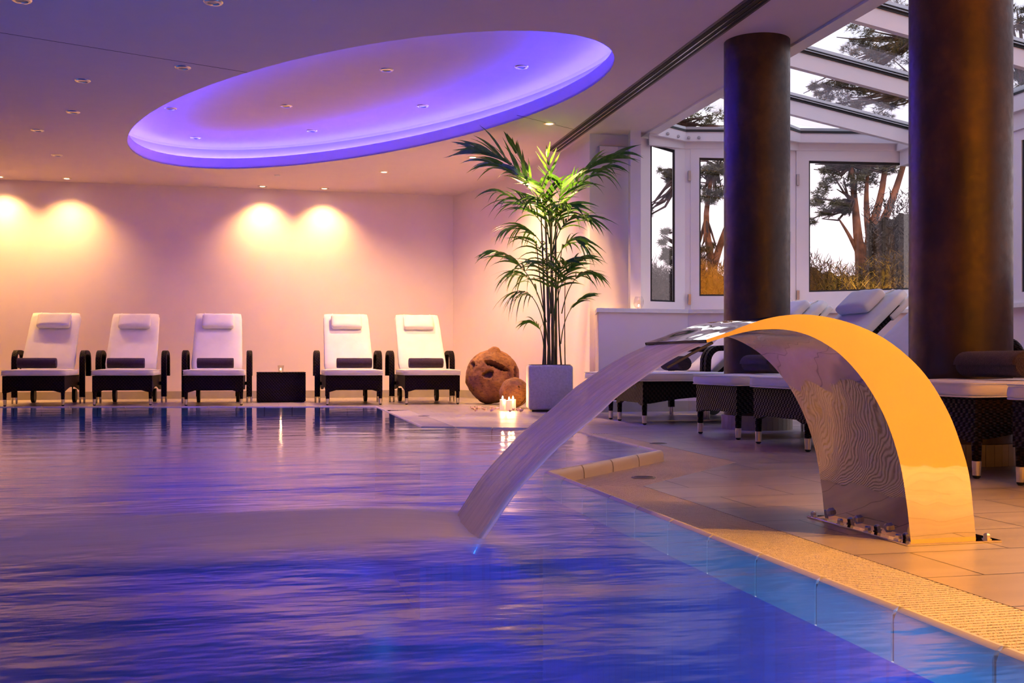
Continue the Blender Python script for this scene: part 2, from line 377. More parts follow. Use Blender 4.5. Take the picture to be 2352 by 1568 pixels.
def lathe(bm, prof, seg=32, c=(0, 0), mi=0, z=0):
    rings = []
    for r, h in prof:
        if r < 1e-5: rings.append([bm.verts.new((c[0], c[1], z+h))])
        else: rings.append([bm.verts.new((c[0]+r*math.cos(2*PI*k/seg), c[1]+r*math.sin(2*PI*k/seg), z+h)) for k in range(seg)])
    for a, b in zip(rings, rings[1:]):
        for k in range(seg):
            k2 = (k+1) % seg
            if len(a) == 1 and len(b) == 1: continue
            if len(a) == 1: f = bm.faces.new((a[0], b[k2], b[k]))
            elif len(b) == 1: f = bm.faces.new((a[k], a[k2], b[0]))
            else: f = bm.faces.new((a[k], a[k2], b[k2], b[k]))
            f.material_index = mi
NB = bmesh.new
# a point from a pixel of the photograph and a distance along the lens axis / a plane Y = const
def pt(px, py, t):
    u = (px-1176)/FPX
    return Vector((t*(SY+u*CY), t*(CY-u*SY), CAMH+(HZ-py)/FPX*t))
def atY(px, py, Y):
    u = (px-1176)/FPX
    return pt(px, py, Y/(CY-u*SY))
def atz(px, py, z):
    return pt(px, py, (z-CAMH)*FPX/(HZ-py))

CZ = 2.92            # ceiling
# ================================================================ pool, deck
POOL = [(-5.2, 0.9), (1.11, 0.9), (1.11, 4.24), (1.93, 5.12), (1.97, 6.92), (1.05, 7.40), (1.08, 10.85), (-5.2, 12.15)]
def offset_poly(P, d):
    out = []; n = len(P)
    for i in range(n):
        a, b, c = Vector(P[i-1]), Vector(P[i]), Vector(P[(i+1) % n])
        t1 = (b-a).normalized(); t2 = (c-b).normalized()
        n1 = Vector((t1.y, -t1.x)); n2 = Vector((t2.y, -t2.x))
        m_ = (n1+n2); m_ = m_/m_.length_squared*2
        out.append(tuple(b+m_*d))
    return out
LIPW, GW = 0.04, 0.34
lip_out = offset_poly(POOL, LIPW); gr_out = offset_poly(POOL, LIPW+GW)
room = [(-6.6, -3.2), (6.95, -3.2), (6.95, 11.7), (3.3, 11.7), (3.3, 15.5), (-6.6, 15.5)]
def holed(bm, outer, hole, z):
    ed = []
    for P in (outer, hole):
        vs = [bm.verts.new((p[0], p[1], z)) for p in P]
        for i in range(len(vs)): ed.append(bm.edges.new((vs[i], vs[(i+1) % len(vs)])))
    bmesh.ops.triangle_fill(bm, edges=ed, use_beauty=True)
    for f in bm.faces:
        if f.normal.z < 0: f.normal_flip()
bm = NB(); holed(bm, room, gr_out, 0.0)
g = bmesh.ops.extrude_face_region(bm, geom=bm.faces[:])
for v in [q for q in g['geom'] if isinstance(q, bmesh.types.BMVert)]: v.co.z -= 0.06
bmesh.ops.recalc_face_normals(bm, faces=bm.faces[:])
tag(obj('floor', bm, M['deck']), kind='structure')
# channel under the grate
bm = NB(); holed(bm, offset_poly(POOL, LIPW+GW+0.01), lip_out, -0.028)
tag(obj('floor_channel', bm, M['deckdark']), kind='structure')
# pool shell
bm = NB()
n = len(POOL)
lo = [bm.verts.new((p[0], p[1], -1.3)) for p in POOL]; hi = [bm.verts.new((p[0], p[1], -0.045)) for p in POOL]
bm.faces.new(lo)
for i in range(n): bm.faces.new((lo[i], hi[i], hi[(i+1) % n], lo[(i+1) % n]))
tag(obj('floor_pool_basin', bm, M['pool']), kind='structure')
# rounded coping tiles round the pool, with open joints
bm = NB()
prof = [(0.0, -0.045), (0.0, 0.034), (0.006, 0.049), (0.016, 0.055), (0.028, 0.053), (0.036, 0.042), (0.04, 0.02), (0.04, -0.03)]
for i in range(n):
    a, b = Vector(POOL[i]), Vector(POOL[(i+1) % n]); L = (b-a).length; t = (b-a)/L; nn = Vector((t.y, -t.x))
    k = max(1, round(L/0.28)); stp = L/k
    for j in range(k):
        s0 = j*stp+(0.0 if j == 0 else 0.005); s1 = (j+1)*stp-(0.0 if j == k-1 else 0.005)
        rings = []
        for s_ in (s0, s1):
            r_ = []
            for d_, z_ in prof:
                q = a+t*s_+nn*d_
                if (j == 0 and s_ == s0): q = a+(Vector(offset_poly(POOL, 1)[i])-a)*d_
                if (j == k-1 and s_ == s1): q = b+(Vector(offset_poly(POOL, 1)[(i+1) % n])-b)*d_
                r_.append(bm.verts.new((q.x, q.y, z_)))
            rings.append(r_)
        for m_ in range(len(prof)-1): bm.faces.new((rings[0][m_], rings[1][m_], rings[1][m_+1], rings[0][m_+1]))
        bm.faces.new(rings[0][::-1]); bm.faces.new(rings[1])
tag(obj('pool_coping', bm, M['coping'], smooth=0.7), 'cream rounded ceramic coping tiles raised along the pool edge', 'coping')
bm = NB()
for i in range(n):
    a, b = Vector(POOL[i]), Vector(POOL[(i+1) % n]); t = (b-a).normalized(); nn = Vector((t.y, -t.x))
    q = [a+nn*0.004, b+nn*0.004, b+nn*0.03, a+nn*0.03]
    prism(bm, [(p.x, p.y) for p in q], -0.044, 0.040)
tag(obj('trim_1', bm, M['grout']), kind='structure')
# ribbed overflow grate: one run per pool side
def grate_run(i, label):
    bm = NB()
    a, b = Vector(lip_out[i]), Vector(lip_out[(i+1) % n]); c, d = Vector(gr_out[i]), Vector(gr_out[(i+1) % n])
    L = (d-c).length; k = int(L/0.019)
    # ribs run straight across the channel
    t = (b-a).normalized(); nn = Vector((t.y, -t.x))
    Lc = (c-a).dot(t); Ld = (d-a).dot(t); La = 0.0; Lb = (b-a).length
    s_ = min(Lc, 0)+0.004
    end = max(Ld, Lb)
    while s_ < end-0.012:
        # clip each rib against the mitres at both ends
        o0, o1 = 0.0, GW
        sm = s_+0.006
        if Lc < 0 and sm < 0: o0 = GW*(-sm)/(-Lc)
        if Lc > 0 and sm < Lc: o1 = GW*sm/Lc
        if Ld > Lb and sm > Lb: o0 = max(o0, GW*(sm-Lb)/(Ld-Lb))
        if Ld < Lb and sm > Ld: o1 = min(o1, GW*(Lb-sm)/(Lb-Ld))
        if o1-o0 > 0.006:
            q = [a+t*s_+nn*o0, a+t*(s_+0.012)+nn*o0, a+t*(s_+0.012)+nn*o1, a+t*s_+nn*o1]
            vs = [bm.verts.new((p.x, p.y, -0.001)) for p in q]
            inner = [a+t*(s_-0.002)+nn*o0, a+t*(s_+0.014)+nn*o0, a+t*(s_+0.014)+nn*o1, a+t*(s_-0.002)+nn*o1]
            vl = [bm.verts.new((p.x, p.y, -0.018)) for p in inner]
            bm.faces.new(vs)
            for r_ in range(4): bm.faces.new((vl[r_], vl[(r_+1) % 4], vs[(r_+1) % 4], vs[r_]))
        s_ += 0.0185
    bmesh.ops.recalc_face_normals(bm, faces=bm.faces[:])
    tag(obj('overflow_grate', bm, M['grate']), label, 'grate', 'ribbed grates round the pool')
grate_run(1, 'cream ribbed overflow grate running along the near right pool edge beside the steel spout')
grate_run(2, 'cream ribbed grate along the slanting pool edge with dark jointed coping tiles')
grate_run(3, 'cream ribbed grate beside the deep blue notch of the pool')
grate_run(4, 'cream ribbed grate in front of the candles and planter')
grate_run(5, 'narrow violet-lit grate strip from the far pool corner towards the teak balls')
# water
WZ = 0.048
bm = NB(); bm.faces.new([bm.verts.new((p[0], p[1], WZ)) for p in offset_poly(POOL, 0.010)])
yy = 1.0
while yy < 5.2:
    bmesh.ops.bisect_plane(bm, geom=bm.verts[:]+bm.edges[:]+bm.faces[:], plane_co=(0, yy, 0), plane_no=(0, 1, 0)); yy += 0.06
xx = -3.4
while xx < 1.05:
    bmesh.ops.bisect_plane(bm, geom=bm.verts[:]+bm.edges[:]+bm.faces[:], plane_co=(xx, 0, 0), plane_no=(1, 0, 0)); xx += 0.08
def gs(q, s_): return math.exp(-q*q/(2*s_*s_))
for v in bm.verts:
    x_, y_ = v.co.x, v.co.y
    edge = min(1, max(0, (1.0-x_)/0.3))*min(1, max(0, (y_-1.0)/0.3))*min(1, max(0, (5.2-y_)/0.5))
    m_ = 0.035*gs(y_-2.95, 0.22)*gs(x_-0.20, 0.32)+0.012*gs(y_-2.9, 0.4)*gs(x_+1.0, 1.2)
    m_ -= 0.012*gs(y_-2.8, 0.2)*gs(x_-0.6, 0.1)
    m_ += 0.010*noise.noise(Vector((x_*1.6, y_*3.0, 0)))*gs(math.hypot((x_+0.4)*0.5, y_-2.9), 1.1)
    v.co.z += m_*edge
for f in bm.faces:
    if f.normal.z < 0: f.normal_flip()
tag(obj('pool_water', bm, M['water'], smooth=3.0), 'blue-violet pool water with a foamy stream where the jet lands', 'water', kind='stuff')

# ================================================================ building shell
def plain(name, pts, z0, z1, mat):
    bm = NB(); prism(bm, pts, z0, z1); bmesh.ops.recalc_face_normals(bm, faces=bm.faces[:])
    return tag(obj(name, bm, mat), kind='structure')
plain('wall_back', [(-6.6, 15.3), (2.66, 15.3), (2.66, 15.5), (-6.6, 15.5)], 0, CZ+0.5, M['plaster'])
plain('wall_left', [(-6.6, -3.2), (-6.4, -3.2), (-6.4, 15.3), (-6.6, 15.3)], 0, CZ+0.5, M['plaster'])
plain('wall_front', [(-6.4, -3.2), (1.9, -3.2), (1.9, -3.0), (-6.4, -3.0)], 0, CZ+0.5, M['plaster'])
plain('wall_corner', [(1.9, -3.0), (2.1, -3.0), (2.1, 0.4), (6.95, 0.4), (6.95, 0.6), (1.9, 0.6)], 0, CZ+0.5, M['goldbounce'])
# right wall: gently curved from the back corner to the pier
curve = [(2.655, 15.3), (2.86, 14.75), (3.02, 14.2), (3.15, 13.5), (3.23, 12.8), (3.30, 12.0), (3.335, 11.3), (3.345, 10.83)]
bm = NB()
prism(bm, curve+[(3.87, 10.83), (3.87, 11.1), (3.55, 15.5), (2.66, 15.5)], 0, CZ+0.5)
bmesh.ops.recalc_face_normals(bm, faces=bm.faces[:])
tag(obj('wall_right', bm, M['plaster'], smooth=0.4), kind='structure')
# skirting
bm = NB(); box(bm, -6.4, 2.66, 15.285, 15.3, 0, 0.105)
tag(obj('baseboard_back', bm, M['base']), kind='structure')
bm = NB()
for (x0, y0), (x1, y1) in zip(curve, curve[1:]):
    t = (Vector((x1, y1))-Vector((x0, y0))).normalized(); nn = Vector((t.y, -t.x))
    if nn.x > 0: nn = -nn
    prism(bm, [(x0, y0), (x1, y1), (x1+nn.x*0.015, y1+nn.y*0.015), (x0+nn.x*0.015, y0+nn.y*0.015)], 0, 0.105)
bmesh.ops.recalc_face_normals(bm, faces=bm.faces[:])
tag(obj('baseboard_right', bm, M['base']), kind='structure')
# ceiling with the elliptical recess
EC, EA, EB, EANG = Vector((0.65, 10.70)), 3.50, 1.49, math.radians(-60.8)
ea = Vector((math.cos(EANG), math.sin(EANG))); eb = Vector((-ea.y, ea.x))
NE = 128
def ell(k, d=0.0):
    a = 2*PI*k/NE
    p = ea*EA*math.cos(a)+eb*EB*math.sin(a)
    nn = (ea*math.cos(a)/EA+eb*math.sin(a)/EB).normalized()
    p = p+nn*d+EC
    return (p.x, p.y)
CEILP = [(-6.4, -3.0), (6.9, -3.0), (6.9, 2.4), (4.0, 2.4), (4.0, 10.83), (3.9, 11.1), (3.5, 15.4), (-6.4, 15.4)]
bm = NB(); holed(bm, CEILP, [ell(k) for k in range(NE)], CZ)
g = bmesh.ops.extrude_face_region(bm, geom=bm.faces[:])
for v in [q for q in g['geom'] if isinstance(q, bmesh.types.BMVert)]: v.co.z += 0.02
bmesh.ops.recalc_face_normals(bm, faces=bm.faces[:])
tag(obj('ceiling', bm, M['ceil']), kind='structure')
# recess: lip, ledge, outer cove wall, upper slab
bm = NB()
secs = [(0.0, CZ), (0.0, CZ+0.13), (0.012, CZ+0.13), (0.012, CZ+0.095), (0.17, CZ+0.095), (0.17, CZ+0.27), (0.15, CZ+0.295), (0.11, CZ+0.305)]
rings = [[bm.verts.new((*ell(k, d), z)) for k in range(NE)] for d, z in secs]
for a, b in zip(rings, rings[1:]):
    for k in range(NE): bm.faces.new((a[k], a[(k+1) % NE], b[(k+1) % NE], b[k]))
bm.faces.new(rings[-1])
for f in bm.faces: f.normal_update()
tag(obj('ceiling_recess', bm, M['ceil'], smooth=0.5), kind='structure')
bm = NB()
r0 = [[bm.verts.new((*ell(k, d), z)) for k in range(NE)] for d, z in ((0.115, CZ+0.102), (0.135, CZ+0.102), (0.135, CZ+0.116), (0.115, CZ+0.116))]
for i in range(4):
    for k in range(NE): bm.faces.new((r0[i][k], r0[i][(k+1) % NE], r0[(i+1) % 4][(k+1) % NE], r0[(i+1) % 4][k]))
bmesh.ops.recalc_face_normals(bm, faces=bm.faces[:])
tag(obj('led_strip', bm, M['led']), 'blue light strip running round inside the oval ceiling recess', 'light')
# upper closing slab of the building
plain('roof_slab', [(-6.6, -3.2), (6.95, -3.2), (6.95, 2.4), (4.0, 2.4), (4.0, 11.1), (3.55, 15.5), (-6.6, 15.5)], CZ+0.5, CZ+0.7, M['ceil'])
# upstand between ceiling and glass roof + underside trim board
bm = NB(); box(bm, 4.0, 4.03, 2.4, 11.2, CZ-0.004, CZ+0.5)
tag(obj('trim_2', bm, M['white']), kind='structure')
bm = NB(); box(bm, 3.90, 4.03, 2.4, 10.95, CZ-0.02, CZ)
tag(obj('trim_3', bm, M['white']), kind='structure')
# hairline joints in the ceiling on both sides of the recess
bm = NB()
for a, b in (((-3.6, 7.80), (-0.15, 9.18)), ((2.40, 10.18), (3.12, 10.66)), ):
    a, b = Vector(a), Vector(b); t = (b-a).normalized(); nn = Vector((-t.y, t.x))*0.003
    prism(bm, [tuple(a-nn), tuple(b-nn), tuple(b+nn), tuple(a+nn)], CZ-0.0012, CZ+0.001)
tag(obj('trim_4', bm, M['grout']), kind='structure')

# slot diffuser
sd = thing('slot_diffuser', 'long black three-slot air diffuser running across the ceiling', 'air vent', (3.2, 8.0, CZ))
bm = NB(); box(bm, -0.085, 0.085, -5.0, 3.82, -0.004, 0.0)
obj('frame', bm, M['slotbar'], sd)
for k in range(3):
    bm = NB(); xx = -0.048+k*0.048; box(bm, xx-0.014, xx+0.014, -4.99, 3.80, -0.008, -0.0041); tag(obj('slot', bm, M['slot'], sd))
for k in range(2):
    bm = NB(); xx = -0.024+k*0.048; box(bm, xx-0.006, xx+0.006, -4.99, 3.80, -0.012, -0.0041); tag(obj('bar', bm, M['steel'], sd))

# ================================================================ conservatory
TW = 11.60
def W(px, py, t=TW): return pt(px, py, t)
F3 = Vector((SY, CY, 0)); R3 = Vector((CY, -SY, 0)); Z3 = Vector((0, 0, 1))
def wbox(bm, p0, p1, q0, q1, t0, t1, tref=TW, mi=0):
    """a bar parallel to the window wall, its pixel rectangle measured at tref"""
    x0, x1 = (p0-1176)/FPX*tref, (p1-1176)/FPX*tref
    z0, z1 = CAMH+(HZ-q1)/FPX*tref, CAMH+(HZ-q0)/FPX*tref
    vs = box(bm, x0, x1, t0, t1, z0, z1, mi=mi)
    for v in vs:
        c = v.co.copy(); v.co = R3*c.x+F3*c.y+Z3*c.z
def zat(py, t=TW): return CAMH+(HZ-py)/FPX*t
def quad_frame(bm, o0, o1, t0, t1, mi=0):
    """frame between outer polygon o0 and inner polygon o1 (world points on the front plane), t0..t1 thick along F"""
    for i in range(4):
        a, b, c, d = o0[i], o0[(i+1) % 4], o1[(i+1) % 4], o1[i]
        lo = [bm.verts.new(p+F3*t0) for p in (a, b, c, d)]; hi = [bm.verts.new(p+F3*t1) for p in (a, b, c, d)]
        fs = [bm.faces.new(lo), bm.faces.new(hi[::-1])]
        for k in range(4): fs.append(bm.faces.new((lo[k], hi[k], hi[(k+1) % 4], lo[(k+1) % 4])))
        for f in fs: f.material_index = mi
def pane(bm, q, t0, t1):
    lo = [bm.verts.new(p+F3*t0) for p in q]; hi = [bm.verts.new(p+F3*t1) for p in q]
    bm.faces.new(lo); bm.faces.new(hi[::-1])
    for k in range(4): bm.faces.new((lo[k], hi[k], hi[(k+1) % 4], lo[(k+1) % 4]))
def window(name, outer, inner, tt=None, gask=4):
    t4 = tt or [TW]*4
    o0 = [pt(p[0], p[1], t) for p, t in zip(outer, t4)]
    # inner polygon distances follow the outer plane
    def tin(px):
        a, b = outer[0][0], outer[1][0]
        k = (px-a)/(b-a); return t4[0]+(t4[1]-t4[0])*k
    i0 = [pt(p[0], p[1], tin(p[0])) for p in inner]
    cx = sum(p[0] for p in inner)/4; cyy = sum(p[1] for p in inner)/4
    g0 = [pt(p[0]+(gask if p[0] < cx else -gask), p[1]+(gask if p[1] < cyy else -gask), tin(p[0])) for p in inner]
    bm = NB(); quad_frame(bm, o0, i0, -0.035, 0.05); bmesh.ops.recalc_face_normals(bm, faces=bm.faces[:])
    fr = tag(obj(name, bm, M['white']), kind='structure')
    bm = NB(); quad_frame(bm, i0, g0, -0.012, 0.03); bmesh.ops.recalc_face_normals(bm, faces=bm.faces[:])
    obj('gasket', bm, M['black'], fr)
    bm = NB(); pane(bm, g0, 0.0, 0.006); bmesh.ops.recalc_face_normals(bm, faces=bm.faces[:])
    obj('glass', bm, M['glass'], fr)
    return fr
# pixel corners: top-left, top-right, bottom-right, bottom-left
w1 = window('window_1', [(1466, 316), (1572, 338), (1572, 722), (1466, 722)], [(1493, 331), (1549, 345), (1549, 694), (1493, 692)], [11.25, 11.6, 11.6, 11.25])
w2 = window('window_2', [(1585, 341), (1825, 341), (1825, 722), (1585, 722)], [(1605, 363), (1803, 367), (1803, 680), (1605, 680)])
w3 = window('window_3', [(1827, 346), (2108, 346), (2108, 722), (1827, 722)], [(1856, 370), (2094, 375), (2094, 665), (1856, 671)])
def hinge(px, q0, q1, par):
    bm = NB(); wbox(bm, px-3, px+3, q0, q1, TW-0.06, TW-0.035); obj('hinge', bm, M['hinge'], par)
hinge(1582, 394, 417, w2); hinge(1582, 676, 700, w2); hinge(1830, 402, 427, w3); hinge(1830, 668, 688, w3)
def handle(px, q0, q1, par):
    bm = NB(); wbox(bm, px-3, px+3, q0, q1, TW-0.05, TW-0.035); wbox(bm, px-2, px+2, q0+6, q0+10, TW-0.09, TW-0.05)
    wbox(bm, px-3, px+3, q0+6, q1+14, TW-0.10, TW-0.085); obj('handle', bm, M['white'], par)
handle(1814, 528, 548, w2)
# posts between the windows and header above, parapet below
bm = NB()
wbox(bm, 1570, 1586, 330, 720, TW-0.03, TW+0.12)
wbox(bm, 2106, 2150, 320, 720, TW-0.03, TW+0.2)
wbox(bm, 1822, 1829, 340, 722, TW-0.02, TW+0.1)
wbox(bm, 1446, 1470, 300, 722, 11.12, 11.32, tref=11.2)
tag(obj('wall_window_posts', bm, M['white']), kind='structure')
hz = [(1500, 310), (1572, 328), (1572, 345), (1500, 331)]
def slantbar(bm, P0, P1, q0a, q1a, q0b, q1b, ta, tb, th=0.12, t_off=-0.05):
    a0, a1 = pt(P0, q0a, ta), pt(P0, q1a, ta); b0, b1 = pt(P1, q0b, tb), pt(P1, q1b, tb)
    lo = [bm.verts.new(p+F3*t_off) for p in (a0, b0, b1, a1)]; hi = [bm.verts.new(p+F3*(t_off+th)) for p in (a0, b0, b1, a1)]
    bm.faces.new(lo); bm.faces.new(hi[::-1])
    for k in range(4): bm.faces.new((lo[k], hi[k], hi[(k+1) % 4], lo[(k+1) % 4]))
def header(bm, q, off, th):
    # four pixel breakpoints: left pier, first kink, second kink, right corner
    slantbar(bm, 1490, 1572, q[0][0], q[0][1], q[1][0], q[1][1], 11.25, TW, th, off)
    slantbar(bm, 1572, 1770, q[1][0], q[1][1], q[2][0], q[2][1], TW, TW, th, off)
    slantbar(bm, 1770, 1833, q[2][2], q[2][3], q[3][0], q[3][1], TW-0.28, TW, th, off)
    slantbar(bm, 1833, 2108, q[3][0], q[3][1], q[4][0], q[4][1], TW, TW, th, off)
    bmesh.ops.recalc_face_normals(bm, faces=bm.faces[:])
bm = NB(); header(bm, [(284, 312), (305, 328), (306, 330, 288, 320), (308, 331), (311, 334)], -0.10, 0.10)
hd = tag(obj('wall_header', bm, M['white']), kind='structure')
bm = NB(); header(bm, [(281, 286), (302, 307), (303, 308, 281, 290), (305, 310), (308, 313)], -0.11, 0.13); obj('gasket', bm, M['black'], hd)
bm = NB(); header(bm, [(274, 281), (295, 302), (296, 303, 274, 281), (298, 305), (301, 308)], -0.09, 0.16); obj('gutter', bm, M['alu'], hd)
bm = NB(); header(bm, [(308, 334), (326, 343), (328, 343, 316, 343), (329, 347), (333, 348)], -0.04, 0.06); obj('head_board', bm, M['white'], hd)
for (px_, py_, t_) in ((1534, 307, 11.42), (1558, 313, 11.53), (1582, 316, TW), (1605.5, 316, TW)):
    bm = NB(); lathe(bm, [(0, 0.012), (0.012, 0.012), (0.016, 0.004), (0.018, 0)], 16)
    bmesh.ops.rotate(bm, verts=bm.verts, cent=(0, 0, 0), matrix=Matrix.Rotation(PI/2, 3, 'X')); bmesh.ops.rotate(bm, verts=bm.verts, cent=(0, 0, 0), matrix=Matrix.Rotation(-YAW, 3, 'Z'))
    bmesh.ops.translate(bm, verts=bm.verts, vec=pt(px_, py_, t_-0.11)); obj('bolt', bm, M['hinge'], hd)
# parapet wall with wide window sill
P_A = pt(1375, 832, 10.72); P_B = pt(1580, 832, 11.0); P_C = pt(2140, 832, 10.9)
back = [pt(2140, 832, 11.9), pt(1466, 832, 11.9), Vector((3.9, 10.9, 0)), Vector((3.42, 10.9, 0))]
def xy(v): return (v.x, v.y)
bm = NB(); prism(bm, [xy(P_A), xy(P_B), xy(P_C), xy(back[0]), xy(back[1]), xy(back[2]), xy(back[3])], 0, 1.005); bmesh.ops.recalc_face_normals(bm, faces=bm.faces[:])
tag(obj('wall_parapet', bm, M['plaster']), kind='structure')
bm = NB(); PA2 = P_A-F3*0.03-R3*0.02; PB2 = P_B-F3*0.03; PC2 = P_C-F3*0.03
prism(bm, [xy(PA2), xy(PB2), xy(PC2), xy(back[0]), xy(back[1]), xy(back[2]), xy(back[3])], 1.005, 1.045); bmesh.ops.recalc_face_normals(bm, faces=bm.faces[:])
tag(obj('window_sill', bm, M['sill']), kind='structure')
bm = NB()
for a, b in ((P_A, P_B), (P_B, P_C)):
    n_ = -F3*0.015
    prism(bm, [xy(a), xy(b), xy(b+n_), xy(a+n_)], 0, 0.105)
bmesh.ops.recalc_face_normals(bm, faces=bm.faces[:])
tag(obj('baseboard_bay', bm, M['base']), kind='structure')
# side wall at X = 6.7
XS = 6.70
plain('wall_side', [(XS, 0.6), (XS+0.2, 0.6), (XS+0.2, 10.35), (XS, 10.35)], 0, 1.0, M['plaster'])
bm = NB(); box(bm, XS-0.06, XS+0.2, 0.6, 10.2, 1.0, 1.04); tag(obj('window_sill_side', bm, M['sill']), kind='structure')
EZ = 2.95
bm = NB(); box(bm, XS-0.02, XS+0.12, 0.6, 10.3, 2.62, EZ-0.17); box(bm, XS-0.06, XS+0.1, 0.6, 10.3, EZ-0.17, EZ-0.02)
hs_ = tag(obj('wall_side_header', bm, M['white']), kind='structure')
bm = NB(); box(bm, XS-0.07, XS+0.12, 0.6, 10.3, EZ-0.02, EZ); obj('gasket', bm, M['black'], hs_)
bm = NB(); box(bm, XS-0.05, XS+0.16, 0.6, 10.3, EZ, EZ+0.05); obj('gutter', bm, M['alu'], hs_)
ys = [10.1, 8.55, 7.0, 5.45, 3.9, 2.35, 0.8]
k_ = 4
# fix one post so its visible edge lands at the photo's post beside the second column
for a, b in zip(ys, ys[1:]):
    a_, b_ = a, b
    bm = NB()
    for (y0, y1, z0, z1) in ((a_-0.13, a_, 1.04, 2.62), (b_, b_+0.13, 1.04, 2.62), (b_+0.13, a_-0.13, 1.04, 1.14), (b_+0.13, a_-0.13, 2.52, 2.62)):
        box(bm, XS, XS+0.09, y0, y1, z0, z1)
    fr = tag(obj('window_%d' % k_, bm, M['white']), kind='structure')
    bm = NB()
    for (y0, y1, z0, z1) in ((a_-0.16, a_-0.13, 1.14, 2.52), (b_+0.13, b_+0.16, 1.14, 2.52), (b_+0.16, a_-0.16, 1.14, 1.17), (b_+0.16, a_-0.16, 2.49, 2.52)):
        box(bm, XS+0.01, XS+0.07, y0, y1, z0, z1)
    obj('gasket', bm, M['black'], fr)
    bm = NB(); box(bm, XS+0.03, XS+0.036, b_+0.16, a_-0.16, 1.17, 2.49); obj('glass', bm, M['glass'], fr)
    k_ += 1
# glass roof: plane z = RZ0 - RSL*(X-4)
RZ0, RSL = 3.26, 0.178
def rz(x): return RZ0-RSL*(x-4.0)
bm = NB()
v_ = [(4.0, 2.3), (6.85, 2.3), (6.85, 10.5), (4.35, 11.25), (4.0, 11.25)]
lo = [bm.verts.new((x_, y_, rz(x_)+0.172)) for x_, y_ in v_]; hi = [bm.verts.new((x_, y_, rz(x_)+0.184)) for x_, y_ in v_]
bm.faces.new(lo[::-1]); bm.faces.new(hi)
for k in range(5): bm.faces.new((lo[k], lo[(k+1) % 5], hi[(k+1) % 5], hi[k]))
rf = tag(obj('roof_glazing', bm, M['glassr']), kind='structure')
for Y_ in (10.0, 8.76, 7.53, 6.30, 5.07, 3.84, 2.61):
    def slab(bm, dz0, dz1, dy0, dy1, xe=6.72):
        lo = [bm.verts.new((x_, Y_+dy, rz(x_)+dz)) for (x_, dy, dz) in ((4.0, dy0, dz0), (xe, dy0, dz0), (xe, dy1, dz0), (4.0, dy1, dz0))]
        hi = [bm.verts.new((x_, Y_+dy, rz(x_)+dz)) for (x_, dy, dz) in ((4.0, dy0, dz1), (xe, dy0, dz1), (xe, dy1, dz1), (4.0, dy1, dz1))]
        bm.faces.new(lo[::-1]); bm.faces.new(hi)
        for k in range(4): bm.faces.new((lo[k], lo[(k+1) % 4], hi[(k+1) % 4], hi[k]))
    bm = NB(); slab(bm, 0.0, 0.145, 0.0, 0.06); ra = obj('rafter', bm, M['white'], rf)
    bm = NB(); slab(bm, 0.145, 0.165, -0.012, 0.072); obj('gasket', bm, M['black'], ra)
    bm = NB(); slab(bm, 0.186, 0.215, -0.03, 0.09); obj('cap', bm, M['alu'], ra)
    bm = NB(); slab(bm, 0.165, 0.171, -0.03, 0.09); obj('cap', bm, M['alu'], ra)

# ================================================================ columns
def column(c, r, label):
    t = thing('round_column', label, 'column', (c[0], c[1], 0))
    bm = NB(); lathe(bm, [(r, 0.105), (r, CZ)], 64); obj('shaft', bm, M['column'], t, smooth=0.8)
    bm = NB(); nT = 36; R_ = r+0.018
    for k in range(nT):
        a0 = 2*PI*(k+0.02)/nT; a1 = 2*PI*(k+0.98)/nT
        prism(bm, [(r*0.95*math.cos(a0), r*0.95*math.sin(a0)), (R_*math.cos(a0), R_*math.sin(a0)), (R_*math.cos(a1), R_*math.sin(a1)), (r*0.95*math.cos(a1), r*0.95*math.sin(a1))], 0, 0.105)
    lathe(bm, [(r+0.012, 0.0), (r+0.012, 0.104)], 48, mi=1)
    obj('plinth', bm, [M['base'], M['grout']], t)
column((3.62, 7.45), 0.245, 'farther bronze-brown round column with stone plinth, behind the wicker loungers')
column((3.40, 4.72), 0.243, 'nearer and wider-looking bronze-brown round column on the right')

